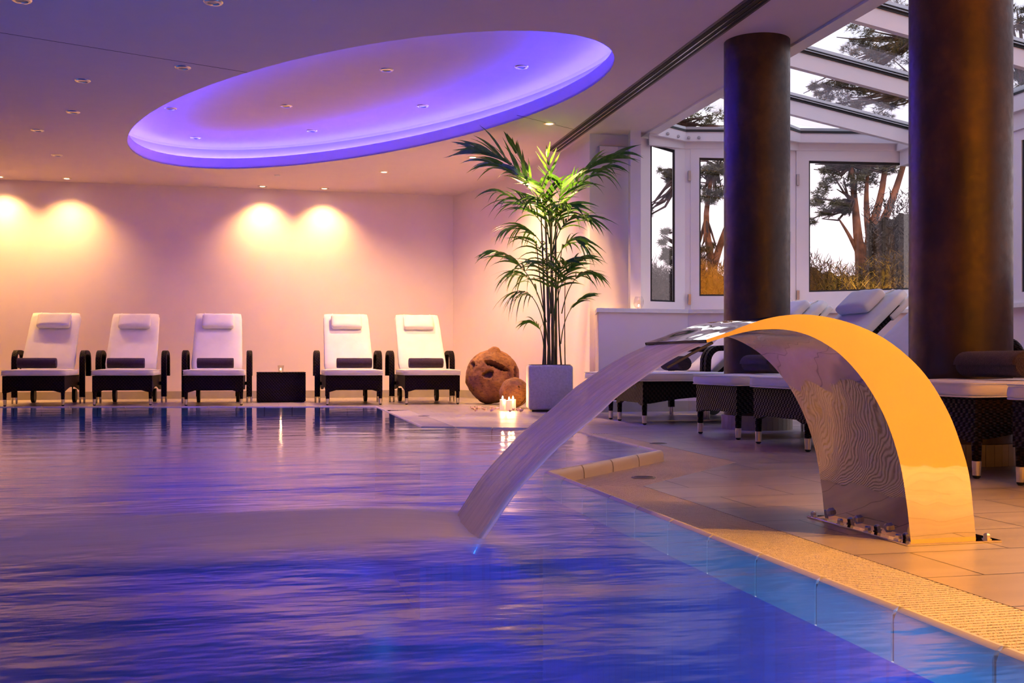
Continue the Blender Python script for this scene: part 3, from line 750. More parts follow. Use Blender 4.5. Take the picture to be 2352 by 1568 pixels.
# ================================================================ loungers
LW = 0.33
def arch_profile(w, zt, zb, arch, leg):
    """apron outline: legs at both ends, arched lower edge"""
    pts = [(-w, zb), (-w, zt), (w, zt), (w, zb), (w-leg, zb)]
    for k in range(9):
        a = k/8; x_ = (w-leg)-(2*(w-leg))*a
        s_ = min(1, abs(1-abs(2*a-1))*4.5)
        pts.append((x_, zb+(arch-zb)*math.sin(s_*PI/2)))
    pts.append((-w+leg, zb))
    return pts
def make_lounger(recline, pv, bl):
    root = thing('sun_lounger', 'dark wicker sun lounger', 'sun lounger')
    # base: foot apron, side aprons, deck
    bm = NB()
    extr(bm, arch_profile(LW, 0.345, 0.155, 0.175, 0.05), (1, 0, 0), (0, 0, 1), (0, 1, 0), 0.0, 0.035)
    bmesh.ops.recalc_face_normals(bm, faces=bm.faces[:]); obj('foot_panel', bm, M['wicker'], root)
    for s in (-1, 1):
        bm = NB()
        pts = [(0.036, 0.345), (0.036, 0.17)]
        for k in range(9):
            a = k/8; pts.append((0.06+a*0.98, 0.17+0.05*math.sin(PI*a)))
        pts += [(1.10, 0.16), (1.30, 0.20), (1.34, 0.345)]
        extr(bm, pts, (0, 1, 0), (0, 0, 1), (1, 0, 0), s*LW-(0.03 if s > 0 else 0), s*LW+(0.0 if s > 0 else 0.03))
        bmesh.ops.recalc_face_normals(bm, faces=bm.faces[:]); obj('side_panel', bm, M['wicker'], root)
    bm = NB(); box(bm, -LW+0.031, LW-0.031, 0.036, 1.33, 0.315, 0.345); obj('deck_frame', bm, M['wicker'], root)
    bm = NB(); box(bm, -LW+0.031, LW-0.031, 1.30, 1.335, 0.19, 0.314); obj('rear_panel', bm, M['wicker'], root)
    # legs with steel ferrules
    for s in (-1, 1):
        for yy, zz in ((0.022, 0.16),):
            bm = NB(); tube(bm, [(s*(LW-0.022), yy, 0.075), (s*(LW-0.022), yy, zz)], [0.019, 0.022], 12)
            lg = obj('leg', bm, M['wicker'], root, smooth=0.9)
            bm = NB(); tube(bm, [(s*(LW-0.022), yy, 0.014), (s*(LW-0.022), yy, 0.076)], [0.0175, 0.0205], 12); obj('ferrule', bm, M['steel'], lg, smooth=0.9)
            bm = NB(); lathe(bm, [(0, 0), (0.010, 0.001), (0.016, 0.007), (0.017, 0.014)], 12, (s*(LW-0.022), yy)); obj('foot_cap', bm, M['rubber'], lg, smooth=0.9)
    # arms: flat woven hoops with paired feet
    for s in (-1, 1):
        bm = NB()
        xc = s*(LW+0.055); hw = 0.034
        path = [(0.86, 0.075), (0.855, 0.30), (0.86, 0.48)]
        for k in range(1, 8):
            a = PI-k*PI/14; path.append((0.97+0.11*math.cos(a), 0.50+0.125*math.sin(a)))
        path += [(1.10, 0.628), (1.22, 0.622)]
        for k in range(1, 6):
            a = PI/2-k*PI/11; path.append((1.22+0.10*math.cos(a), 0.52+0.10*math.sin(a)))
        path += [(1.325, 0.44), (1.335, 0.33)]
        th = 0.024
        prev = None; nP = len(path)
        for i, (y_, z_) in enumerate(path):
            a_ = Vector(path[max(0, i-1)]); b_ = Vector(path[min(nP-1, i+1)]); t = (b_-a_).normalized(); nn = Vector((-t.y, t.x))
            r_ = []
            for (dx, dn) in ((-hw, -0.4), (-hw*0.75, -1), (hw*0.75, -1), (hw, -0.4), (hw, 0.4), (hw*0.75, 1), (-hw*0.75, 1), (-hw, 0.4)):
                q = Vector((y_, z_))+nn*th*dn
                r_.append(bm.verts.new((xc+dx, q.x, q.y)))
            if prev:
                for k in range(8): bm.faces.new((prev[k], prev[(k+1) % 8], r_[(k+1) % 8], r_[k]))
            else: bm.faces.new(r_)
            prev = r_
        bm.faces.new(prev[::-1]); bmesh.ops.recalc_face_normals(bm, faces=bm.faces[:])
        ar = obj('armrest', bm, M['wicker'], root, smooth=0.6)
        for dx in (-0.024, 0.024):
            bm = NB(); tube(bm, [(xc+dx, 0.86, 0.0), (xc+dx, 0.86, 0.012), (xc+dx, 0.86, 0.076)], [0.009, 0.012, 0.013], 10); obj('ferrule', bm, M['steel'], ar, smooth=0.9)
        bm = NB(); box(bm, min(xc-s*0.055, xc), max(xc-s*0.055, xc), 0.88, 1.0, 0.22, 0.26); obj('bracket', bm, M['wicker'], ar)
    # rear wheels
    for s in (-1, 1):
        bm = NB(); tube(bm, [(s*0.24-0.02, 1.22, 0.085), (s*0.24+0.02, 1.22, 0.085)], 0.085, 24); wh = obj('wheel', bm, M['rubber'], root, smooth=0.9)
        bm = NB(); box(bm, s*0.24-0.03, s*0.24-0.021, 1.20, 1.24, 0.07, 0.20); obj('wheel_fork', bm, M['wicker'], wh)
    # cushions
    def cush(bm, x0, x1, y0, y1, z0, z1, seed):
        vs0 = set(bm.verts)
        box(bm, x0, x1, y0, y1, z0, z1)
        new = [v for v in bm.verts if v not in vs0]
        es = list({e2 for v in new for e2 in v.link_edges})
        bmesh.ops.subdivide_edges(bm, edges=es, cuts=9, use_grid_fill=True)
        cx, cy_, cz = (x0+x1)/2, (y0+y1)/2, (z0+z1)/2
        hx, hy, hz_ = (x1-x0)/2, (y1-y0)/2, (z1-z0)/2
        r = min(hz_*0.85, 0.032)
        for v in bm.verts:
            if v in vs0: continue
            q = v.co-Vector((cx, cy_, cz))
            inner = Vector((max(-hx+r, min(hx-r, q.x)), max(-hy+r, min(hy-r, q.y)), max(-hz_+r, min(hz_-r, q.z))))
            d = q-inner
            if d.length > 1e-6: d = d.normalized()*r
            q = inner+d
            puff = 0.006*(1-(q.x/hx)**4)*(1-(q.y/hy)**4)
            q.z += puff*(1 if q.z > 0 else -0.3)
            q += Vector((1, 1, 1))*0.004*noise.noise(Vector((q.x*9+seed, q.y*9, q.z*9)))
            v.co = q+Vector((cx, cy_, cz))
    bm = NB(); cush(bm, -LW-0.015, LW+0.015, -0.03, 0.86, 0.346, 0.415, 1)
    sc_ = obj('seat_cushion', bm, M['fabric'], root, smooth=2)
    bm = NB()
    for (z_) in (0.352, 0.409):
        xx, y0, y1 = LW+0.012, -0.027, 0.85
        tube(bm, [(-xx+0.02, y0, z_), (0, y0-0.001, z_), (xx-0.02, y0, z_), (xx-0.004, y0+0.01, z_), (xx, y0+0.03, z_), (xx, y1, z_)], 0.0035, 6)
        tube(bm, [(-xx+0.02, y0, z_), (-xx+0.004, y0+0.01, z_), (-xx, y0+0.03, z_), (-xx, y1, z_)], 0.0035, 6)
    obj('piping', bm, M['fabric'], sc_, smooth=2)
    # reclined back: built lying flat then tilted
    TH = math.radians(recline)
    piv = Vector((0, pv, 0.35))
    mat = Matrix.Translation(piv) @ Matrix.Rotation(TH, 4, 'X') @ Matrix.Scale(bl, 4, (0, 1, 0))
    W2 = 0.27
    bm = NB(); box(bm, -W2, W2, 0.0, 0.86, -0.03, 0.0); bmesh.ops.transform(bm, matrix=mat, verts=bm.verts); obj('backrest_frame', bm, M['wicker'], root)
    bm = NB(); cush(bm, -W2-0.02, W2+0.02, 0.04, 0.965, 0.001, 0.075, 5)
    # slight taper to the top
    for v in bm.verts: v.co.x *= 1.06-0.08*v.co.y
    bmesh.ops.transform(bm, matrix=mat, verts=bm.verts); bc = obj('back_cushion', bm, M['fabric'], root, smooth=2)
    bm = NB(); box(bm, -W2-0.012, W2+0.012, 0.74, 0.97, -0.045, -0.001, 0.012, 2); bmesh.ops.transform(bm, matrix=mat, verts=bm.verts); obj('hood', bm, M['fabric'], bc, smooth=1)
    bm = NB(); cush(bm, -0.195, 0.195, 0.665, 0.885, 0.080, 0.155, 9); bmesh.ops.transform(bm, matrix=mat, verts=bm.verts)
    pl = obj('head_pillow', bm, M['fabric'], bc, smooth=2)
    for sx_ in (-0.17, 0.17):
        bm = NB(); tube(bm, [(sx_, 0.875, 0.095), (sx_, 0.950, 0.074), (sx_, 0.968, 0.05), (sx_, 0.970, -0.02)], 0.006, 6)
        bmesh.ops.transform(bm, matrix=mat, verts=bm.verts); obj('strap', bm, M['fabric'], pl, smooth=1)
    return root
lounger0 = make_lounger(50, 0.80, 1.0); lounger1 = make_lounger(42, 0.62, 0.93); lounger2 = make_lounger(42, 0.98, 0.97)
def towel_mesh(r=0.072, L=0.42):
    bm = NB()
    turns, N = 4.5, 90
    th = r/turns
    # spiral cross-section in the Y-Z plane, extruded along X
    outer, inner = [], []
    for i in range(N+1):
        a = turns*2*PI*i/N; rr = 0.006+(r-0.006)*i/N
        outer.append((rr*math.cos(a), rr*math.sin(a)*0.93)); r2 = max(0.002, rr-th*0.80); inner.append((r2*math.cos(a), r2*math.sin(a)*0.93))
    secs = [(-L/2, 0.93), (-L/2+0.006, 0.985), (-L/2+0.02, 1.0), (-L/6, 1.0), (0, 1.015), (L/6, 1.0), (L/2-0.02, 1.0), (L/2-0.006, 0.985), (L/2, 0.93)]
    R = []
    for x_, k in secs:
        R.append(([bm.verts.new((x_, p[0]*k, p[1]*k)) for p in outer], [bm.verts.new((x_, p[0]*k, p[1]*k)) for p in inner]))
    for (a, b), (c, d) in zip(R, R[1:]):
        for i in range(N):
            bm.faces.new((a[i], a[i+1], c[i+1], c[i])); bm.faces.new((b[i], d[i], d[i+1], b[i+1]))
        bm.faces.new((a[N], b[N], d[N], c[N]))
    for (a, b) in (R[0], R[-1]):
        for i in range(N): bm.faces.new((a[i], a[i+1], b[i+1], b[i]))
    bmesh.ops.recalc_face_normals(bm, faces=bm.faces[:])
    return bm
towel0 = obj('rolled_towel', towel_mesh(), M['towel'], smooth=1.0)
index_kids()
used = [False]; used1 = [False]; used2 = [False]
def place_lounger(x_, y_, rz_, label, group, tow=None, tlabel=None):
    if rz_ == 0.0: o = lounger0 if not used[0] else copy_tree(lounger0)
    elif y_ > 8:
        o = lounger2 if not used2[0] else copy_tree(lounger2); used2[0] = True
    else:
        o = lounger1 if not used1[0] else copy_tree(lounger1); used1[0] = True
    o.location = (x_, y_, 0); o.rotation_euler = (0, 0, rz_); o['label'] = label; o['category'] = 'sun lounger'; o['group'] = group
    if tow is not None:
        t = towel0 if not used[0] else towel0.copy()
        if used[0]: COL.objects.link(t)
        lx, ly, r_ = tow
        c, s = math.cos(rz_), math.sin(rz_)
        t.location = (x_+lx*c-ly*s, y_+lx*s+ly*c, 0.421+0.068); t.rotation_euler = (0, 0, rz_+r_)
        tag(t, tlabel, 'towel', 'rolled brown towels on the loungers')
    used[0] = True
LB = 'loungers lined up along the back wall'
rows = [(77, 933.0, (-0.02, 0.30, 0.02), 'wicker lounger with white cushion at the left frame edge, leftmost of the back row', 'brown towel roll on the leftmost lounger of the back row'),
        (281, 931.0, (0.0, 0.34, 0.03), 'second wicker lounger from the left along the back wall, arms touching the first', 'dark towel roll on the second lounger from the left'),
        (491, 931.5, (0.0, 0.42, -0.03), 'wicker lounger just left of the small wicker side table', 'towel roll on the lounger left of the side table'),
        (813.6, 930.0, (0.03, 0.36, 0.02), 'wicker lounger just right of the side table under a bright wall light', 'towel roll on the lounger right of the side table'),
        (993.5, 928.5, (-0.02, 0.40, 0.02), 'rightmost back wall lounger, next to the big teak ball', 'towel roll on the lounger next to the teak ball')]
for px_, py_, tw_, l1, l2 in rows:
    p = atz(px_, py_, 0)
    place_lounger(p.x, p.y, 0.0, l1, LB, tw_, l2)
LR = 'loungers on the right facing the pool'
right = [(2.93, 9.24, (0.0, 0.34, 0.0), 'lounger farthest back on the right, partly hidden behind the falling water', 'dark towel roll on the farthest right-hand lounger, left of the water jet'),
         (2.93, 8.385, (-0.04, 0.42, 0.0), 'lounger behind the water jet with arched wicker foot panel, left of the far column', 'towel roll with spiral end seen just below the water jet'),
         (2.95, 6.69, (-0.0, 0.34, 0.0), 'lounger directly in front of the far round column, wicker foot panel facing the pool', 'large brown towel roll in front of the far column'),
         (2.93, 5.745, (0.02, 0.42, 0.0), 'lounger whose foot end is cut by the left edge of the steel spout', 'towel roll mostly hidden behind the steel spout'),
         (2.96, 4.335, (0.06, 0.30, 0.0), 'lounger behind the steel spout with pale cushion, in front of the nearer column', 'big brown towel roll right of the steel spout'),
         (2.97, 3.455, None, 'lounger cut off by the right edge of the frame', None)]
for x_, y_, tw_, l1, l2 in right:
    place_lounger(x_, y_, -PI/2, l1, LR, tw_, l2)

# ================================================================ side table with tea light
p = atz(590, 924, 0); q = atz(702, 924, 0)
tx, ty = (p.x+q.x)/2, (p.y+q.y)/2
st = thing('side_table', 'low dark wicker cube table between the loungers at the back wall', 'side table', (tx, ty, 0), 0)
bm = NB(); box(bm, -0.30, 0.30, 0.0, 0.60, 0.012, 0.362, 0.01, 2); obj('body', bm, M['wicker'], st)
bm = NB(); box(bm, -0.302, 0.302, -0.002, 0.602, 0.3621, 0.378, 0.006, 2); obj('table_top', bm, M['wicker'], st)
for sx in (-0.27, 0.27):
    for sy in (0.03, 0.57):
        bm = NB(); tube(bm, [(sx, sy, 0), (sx, sy, 0.012)], 0.014, 10); obj('foot', bm, M['rubber'], st)
def candle_light(loc, energy, r=0.01):
    l = bpy.data.lights.new('candle_glow', 'POINT'); l.energy = energy; l.color = (1.0, 0.50, 0.18); l.shadow_soft_size = r
    o = bpy.data.objects.new('candle_glow', l); COL.objects.link(o); o.location = loc
    return o
def flame(bm, x_, y_, z_, h=0.022, r=0.005):
    lathe(bm, [(0, 0), (r*0.7, h*0.12), (r, h*0.32), (r*0.75, h*0.6), (r*0.3, h*0.85), (0, h)], 12, (x_, y_), z=z_)
def tealight(loc, label, prof, h, wide):
    t = thing('candle_glass', label, 'candle holder', loc)
    bm = NB(); lathe(bm, prof, 32); obj('glass_cup', bm, M['cup'], t, smooth=0.6)
    bm = NB(); lathe(bm, [(0, 0.006), (0.019, 0.006), (0.019, 0.022), (0, 0.022)], 24); c = obj('candle', bm, M['wax'], t, smooth=0.5)
    bm = NB(); flame(bm, 0, 0, 0.026, 0.026, 0.0065); obj('flame', bm, M['flame'], c, smooth=2)
    candle_light((loc[0], loc[1], loc[2]+0.042), 0.9)
cupA = [(0, 0.0), (0.024, 0.0), (0.027, 0.003), (0.040, 0.085), (0.0385, 0.085), (0.026, 0.006), (0, 0.005)]
cupB = [(0, 0.0), (0.022, 0.0), (0.040, 0.020), (0.053, 0.055), (0.050, 0.095), (0.036, 0.130), (0.034, 0.129), (0.048, 0.094), (0.051, 0.055), (0.038, 0.022), (0.020, 0.004), (0, 0.004)]
pz = pt(645, 855, 13.45)
tealight((pz.x, pz.y, 0.378), 'small clear tealight glass burning on the wicker side table', cupA, 0.085, 0.04)
s1 = pt(1467, 709, 10.95); tealight((s1.x, s1.y, 1.045), 'bulbous clear candle glass glowing on the sill left of the narrow window', cupB, 0.13, 0.05)
s2 = pt(1809, 700, 11.15); tealight((s2.x, s2.y, 1.045), 'candle glass on the sill just right of the far column', cupB, 0.13, 0.05)

# ================================================================ teak balls
def teak(name, label, c, r, seed, pits, knob):
    bm = NB(); bmesh.ops.create_icosphere(bm, subdivisions=6, radius=r)
    lay = bm.verts.layers.float.new('pit')
    def cf(x_, z_, f_=True):
        v_ = R3*x_+Z3*z_
        return v_-F3*math.sqrt(max(0.02, 1-x_*x_-z_*z_)) if f_ else v_
    pits = [(cf(*a), cf(*b, False), la, lb, dp) for a, b, la, lb, dp in pits]; knob = [(cf(*a), b, c_) for a, b, c_ in knob]
    for v in bm.verts:
        d = v.co.normalized()
        h = 0.018*noise.noise(d*2.0+Vector((seed, 0, 0)))+0.008*noise.noise(d*7+Vector((0, seed, 0)))
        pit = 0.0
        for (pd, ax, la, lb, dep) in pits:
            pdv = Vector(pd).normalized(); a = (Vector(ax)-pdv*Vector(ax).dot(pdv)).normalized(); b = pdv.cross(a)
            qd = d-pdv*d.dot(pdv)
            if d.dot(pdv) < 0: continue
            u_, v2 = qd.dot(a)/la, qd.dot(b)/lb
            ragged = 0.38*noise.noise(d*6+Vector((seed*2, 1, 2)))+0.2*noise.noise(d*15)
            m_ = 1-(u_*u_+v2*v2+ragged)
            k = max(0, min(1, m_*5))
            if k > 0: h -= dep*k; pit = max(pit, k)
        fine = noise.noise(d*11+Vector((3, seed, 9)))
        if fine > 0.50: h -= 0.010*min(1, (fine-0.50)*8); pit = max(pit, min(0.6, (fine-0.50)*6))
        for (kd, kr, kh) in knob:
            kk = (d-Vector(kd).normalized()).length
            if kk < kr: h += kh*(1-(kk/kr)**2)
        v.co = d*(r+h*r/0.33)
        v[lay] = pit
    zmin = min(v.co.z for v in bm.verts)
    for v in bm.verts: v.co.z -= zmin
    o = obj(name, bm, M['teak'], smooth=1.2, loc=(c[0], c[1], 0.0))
    return tag(o, label, 'sculpture', 'teak root balls')
b1 = atz(1135, 928, 0); 
teak('teak_ball', 'big hollow teak root ball leaning by the wall, with dark jagged openings', (b1.x, b1.y+0.12), 0.325, 3.1,
     [((0.15, 0.44), (1, -0.36), 0.50, 0.115, 0.10), ((-0.14, 0.10), (1, 0.25), 0.22, 0.15, 0.06), ((-0.72, 0.46), (1, -0.7), 0.18, 0.10, 0.09), 
      ((0.88, 0.02), (0.15, 1), 0.36, 0.08, 0.06), ], [((0.08, 0.97), 0.26, 0.045)])
b2 = atz(1184, 937, 0)
teak('teak_ball', 'small reddish teak root ball between candles and planter', (b2.x, b2.y+0.05), 0.165, 8.4,
     [((0.62, -0.55), (0.3, 1), 0.42, 0.07, 0.12), ((0.30, 0.42), (1, 0), 0.07, 0.06, 0.08)], [((0.9, 0.2), 0.5, 0.05)])
# pillar candles
cg = [(1158, 940, 0.115), (1170, 944, 0.108), (1182, 941, 0.115)]
for i, (px_, py_, h_) in enumerate(cg):
    p = atz(px_, py_, 0)
    p.x = [2.412, 2.462, 2.520][i]; p.y = [10.88, 10.80, 10.87][i]
    lab = ['left one of the three white pillar candles burning on the floor', 'front middle of the three white pillar candles', 'right one of the three white pillar candles, nearest the planter'][i]
    t = thing('pillar_candle', lab, 'candle', (p.x, p.y, 0), group='white pillar candles on the floor')
    bm = NB(); lathe(bm, [(0, 0), (0.029, 0), (0.031, 0.004), (0.031, h_-0.004), (0.028, h_), (0.018, h_-0.006), (0, h_-0.008)], 32); b = obj('wax_body', bm, M['wax'], t, smooth=0.6)
    bm = NB(); tube(bm, [(0, 0, h_-0.008), (0.001, 0, h_+0.006)], 0.0012, 6); obj('wick', bm, M['black'], b)
    bm = NB(); flame(bm, 0, 0, h_+0.002, 0.034, 0.0085); obj('flame', bm, M['flame'], t, smooth=2)
    candle_light((p.x, p.y-0.0, h_+0.03), 2.6, 0.012)
# petals
bm = NB(); lathe(bm, [(0, 0.001), (0.010, 0.002), (0.018, 0.009), (0.020, 0.016)], 10)
for v in bm.verts: v.co.y *= 0.75; v.co.z += 0.004*math.sin(v.co.x*200)
zmin = min(v.co.z for v in bm.verts)
for v in bm.verts: v.co.z -= zmin
pet0 = obj('flower_petal', bm, M['petal'], smooth=1)
first = True
for i in range(34):
    px_ = random.uniform(1075, 1225) if i > 6 else random.uniform(1185, 1215)
    py_ = random.uniform(937, 946)
    p = atz(px_, py_, 0)
    if abs(p.x-2.46) < 0.08 and abs(p.y-10.85) < 0.11: p.x += 0.16
    if p.x > 2.57 and p.y > 10.05 and p.x < 3.1: p.x = 2.50+random.uniform(-0.03, 0.03)
    o = pet0 if first else pet0.copy()
    if not first: COL.objects.link(o)
    first = False
    o.location = (p.x, p.y, 0.0005); o.rotation_euler = (0, 0, random.uniform(0, 6.28)); s_ = random.uniform(0.8, 1.5); o.scale = (s_, s_, s_)
    tag(o, 'pale pink flower petal scattered on the floor round the candles', 'petal', 'pink petals scattered round the candles')

# ================================================================ potted palm
PX, PY = 2.845, 10.62
palm = thing('potted_palm', 'tall kentia palm in a square grey planter by the pool corner', 'plant', (PX, PY, 0))
bm = NB(); box(bm, -0.225, 0.225, -0.225, 0.225, 0.02, 0.474, 0.03, 3)
pot = obj('planter', bm, M['pot'], palm, smooth=0.5, rot=(0, 0, -YAW*0.8))
bm = NB(); box(bm, -0.19, 0.19, -0.19, 0.19, 0.0, 0.02); obj('planter_foot', bm, M['black'], pot)
bm = NB(); box(bm, -0.20, 0.20, -0.20, 0.20, 0.475, 0.479); obj('soil', bm, M['soil'], pot)
TP = 10.98
def PP(px_, py_, dt=0.0):
    return pt(px_, py_, TP+dt)-Vector((PX, PY, 0))
def bez(a, b, c, t): return a*(1-t)**2+b*2*t*(1-t)+c*t*t
stems = [((1252, 838), (1252, 700), (1243, 500), 0.013, 0.02), ((1262, 838), (1258, 640), (1252, 480), 0.016, -0.05), ((1270, 838), (1270, 650), (1262, 470), 0.018, 0.0),
         ((1277, 838), (1277, 700), (1276, 470), 0.014, 0.06), ((1247, 838), (1252, 760), (1249, 640), 0.008, 0.08), ((1289, 838), (1281, 740), (1282, 600), 0.009, 0.04),
         ((1298, 838), (1296, 760), (1298, 640), 0.006, -0.04), ((1265, 838), (1246, 700), (1232, 560), 0.008, 0.1), ((1258, 838), (1266, 600), (1282, 520), 0.008, -0.1), ((1273, 838), (1264, 600), (1268, 430), 0.012, 0.03), ((1268, 838), (1272, 700), (1292, 560), 0.007, 0.07)]
for a, b, c, r, dt in stems:
    bm = NB(); A, B2, C2 = PP(*a, dt*0.6), PP(*b, dt), PP(*c, dt)
    A.z = 0.479
    pts = [bez(A, B2, C2, k/14) for k in range(15)]
    tube(bm, pts, [r*(1-0.45*k/14)*(1.12 if k % 3 == 0 else 1) for k in range(15)], 8); obj('stem', bm, M['stem'], palm, smooth=1)
def frond(a, b, c, dt0, dt1, nl=12, ll=0.26, wd=0.022, start=0.3, droop=0.6, spread=0.9, rr=0.006, seed=0):
    rnd = random.Random(seed)
    A, B2, C2 = PP(*a, dt0), PP(*b, (dt0+dt1)/2), PP(*c, dt1)
    bm = NB()
    N = 16; pts = [bez(A, B2, C2, k/N) for k in range(N+1)]
    tube(bm, pts, [rr*(1-0.8*k/N) for k in range(N+1)], 6)
    for i in range(nl):
        t = start+(1-start)*(i+0.5)/nl
        o_p = bez(A, B2, C2, t); tn = (bez(A, B2, C2, min(1, t+0.03))-bez(A, B2, C2, t-0.03)).normalized()
        side = tn.cross(Vector((0, 0, 1)));
        if side.length < 0.2: side = Vector((1, 0, 0))
        side.normalize(); upv = side.cross(tn)
        for s in (-1, 1):
            L = 1.5*ll*(0.55+0.6*math.sin(PI*min(1, 0.15+0.85*(i+0.5)/nl)))*rnd.uniform(0.8, 1.15)
            sp_ = 1.25*spread*(1-0.45*t)*rnd.uniform(0.8, 1.2)
            d = (tn*1.0+side*s*sp_+upv*rnd.uniform(0.0, 0.35)).normalized()
            segs = 6; prevp = None; p = o_p.copy(); wv = tn.cross(d)
            wv = (side*0.3+upv*0.9).normalized() if wv.length < 0.1 else wv.normalized()
            wv = (d.cross(wv)).normalized() if rnd.random() < 0.55 else wv
            dd = d.copy(); dr = droop*rnd.uniform(0.6, 1.5)
            prev = None
            for k in range(segs+1):
                f = k/segs
                w_ = wd*0.9*(0.30+0.70*math.sin(PI*min(1, 0.2+f*0.8)))*(1-f**3)*(1 if f < 0.99 else 0.05)+0.0008
                l_, r_ = bm.verts.new(p-wv*w_/2), bm.verts.new(p+wv*w_/2)
                if prev: bm.faces.new((prev[0], prev[1], r_, l_))
                prev = (l_, r_)
                dd = (dd+Vector((0, 0, -1))*dr*0.22).normalized(); p = p+dd*(L/segs)
                wv = (wv-dd*wv.dot(dd)).normalized()
    return obj('frond', bm, M['leaf'], palm, smooth=2)
FR = [((1262, 520), (1215, 360), (1085, 340), 0.0, -0.25, 13, 0.36, 0.038, 0.32, 0.35),
      ((1258, 520), (1220, 390), (1115, 372), 0.0, 0.15, 11, 0.30, 0.034, 0.35, 0.55),
      ((1262, 490), (1215, 400), (1175, 330), 0.0, 0.1, 5, 0.18, 0.05, 0.5, 0.1),
      ((1270, 510), (1310, 380), (1430, 352), 0.0, -0.15, 13, 0.30, 0.034, 0.32, 0.45),
      ((1272, 520), (1320, 400), (1405, 380), 0.0, -0.22, 10, 0.26, 0.030, 0.35, 0.9),
      ((1268, 520), (1272, 430), (1256, 352), 0.0, -0.05, 4, 0.14, 0.03, 0.55, 0.0),
      ((1266, 560), (1240, 470), (1135, 436), 0.0, -0.2, 12, 0.26, 0.024, 0.35, 0.9),
      ((1270, 580), (1290, 480), (1350, 500), 0.0, -0.3, 12, 0.26, 0.028, 0.3, 1.0),
      ((1262, 600), (1225, 500), (1165, 525), 0.0, 0.15, 12, 0.24, 0.022, 0.35, 1.1),
      ((1270, 620), (1305, 520), (1335, 560), 0.0, -0.1, 11, 0.24, 0.026, 0.3, 1.1),
      ((1266, 590), (1262, 450), (1240, 420), 0.0, -0.35, 10, 0.26, 0.036, 0.3, 0.5),
      ((1268, 590), (1285, 450), (1290, 420), 0.0, -0.30, 10, 0.26, 0.036, 0.3, 0.5),
      ((1262, 560), (1248, 440), (1225, 455), 0.0, -0.35, 9, 0.22, 0.034, 0.3, 0.9),
      ((1270, 560), (1290, 460), (1312, 470), 0.0, -0.35, 9, 0.22, 0.034, 0.3, 0.9),
      ((1250, 720), (1215, 590), (1128, 575), 0.0, -0.15, 11, 0.25, 0.024, 0.45, 0.9),
      ((1255, 740), (1225, 610), (1175, 625), 0.0, 0.2, 10, 0.24, 0.022, 0.4, 1.2),
      ((1252, 760), (1230, 650), (1180, 672), 0.0, -0.1, 9, 0.26, 0.016, 0.45, 1.6),
      ((1272, 730), (1292, 600), (1340, 590), 0.0, -0.2, 11, 0.22, 0.028, 0.35, 0.8),
      ((1266, 720), (1262, 610), (1240, 600), 0.0, -0.3, 10, 0.22, 0.030, 0.3, 0.9),
      ((1272, 730), (1280, 610), (1300, 600), 0.0, -0.3, 10, 0.22, 0.030, 0.3, 0.9),
      ((1290, 720), (1312, 610), (1368, 626), 0.0, -0.2, 9, 0.20, 0.026, 0.5, 1.0),
      ((1288, 790), (1296, 700), (1345, 682), 0.0, 0.0, 6, 0.20, 0.030, 0.5, 0.6),
      ((1249, 800), (1246, 735), (1212, 738), 0.0, 0.1, 7, 0.16, 0.016, 0.4, 0.8),
      ((1264, 700), (1255, 560), (1215, 545), 0.0, 0.3, 10, 0.22, 0.024, 0.35, 1.1)]
for i, a in enumerate(FR): frond(a[0], a[1], a[2], a[3], a[4], a[5], a[6], a[7], a[8], a[9], seed=i)

# ================================================================ polished waterfall spout
YN, YF = 2.62, 3.085
outp = [(1.938, 0.006), (1.93, 0.079), (1.916, 0.186), (1.890, 0.270), (1.850, 0.362), (1.785, 0.458), (1.713, 0.525), (1.631, 0.576), (1.530, 0.612), (1.431, 0.628), (1.357, 0.626), (1.295, 0.615), (1.240, 0.598), (1.189, 0.579), (1.129, 0.560)]
inp = [(1.733, 0.006), (1.721, 0.108), (1.702, 0.214), (1.671, 0.310), (1.631, 0.390), (1.581, 0.460), (1.520, 0.520), (1.461, 0.557), (1.407, 0.578), (1.348, 0.588), (1.285, 0.587), (1.237, 0.580), (1.180, 0.566), (1.131, 0.552)]
def smooth_path(P, n):
    # Catmull-Rom resample
    out = []; P = [Vector(p) for p in P]; m_ = len(P)
    for i in range(n):
        s_ = i/(n-1)*(m_-1); k = min(int(s_), m_-2); t = s_-k
        p0, p1, p2, p3 = P[max(k-1, 0)], P[k], P[k+1], P[min(k+2, m_-1)]
        out.append(0.5*((2*p1)+(p2-p0)*t+(2*p0-5*p1+4*p2-p3)*t*t+(3*p1-p0-3*p2+p3)*t**3))
    return out
ORG = (1.83, 2.85)
sp_ = thing('waterfall_spout', 'polished steel swan-neck waterfall spout arching over the pool edge', 'fountain', (ORG[0], ORG[1], 0))
NS = 72
oo, ii = smooth_path(outp, NS), smooth_path(inp, NS)
def strip(bm, pts, y0, y1):
    a = [bm.verts.new((p.x-ORG[0], y0-ORG[1], p.y)) for p in pts]; b = [bm.verts.new((p.x-ORG[0], y1-ORG[1], p.y)) for p in pts]
    for i in range(len(pts)-1): bm.faces.new((a[i], a[i+1], b[i+1], b[i]))
    return a, b
bm = NB()
a1, b1_ = strip(bm, oo, YN, YF); a2, b2_ = strip(bm, ii, YN, YF)
for i in range(NS-1):
    bm.faces.new((a1[i], a2[i], a2[i+1], a1[i+1])); bm.faces.new((b1_[i], b1_[i+1], b2_[i+1], b2_[i]))
bm.faces.new((a1[0], b1_[0], b2_[0], a2[0]))
bmesh.ops.recalc_face_normals(bm, faces=bm.faces[:])
obj('body', bm, M['polished'], sp_, smooth=0.9)
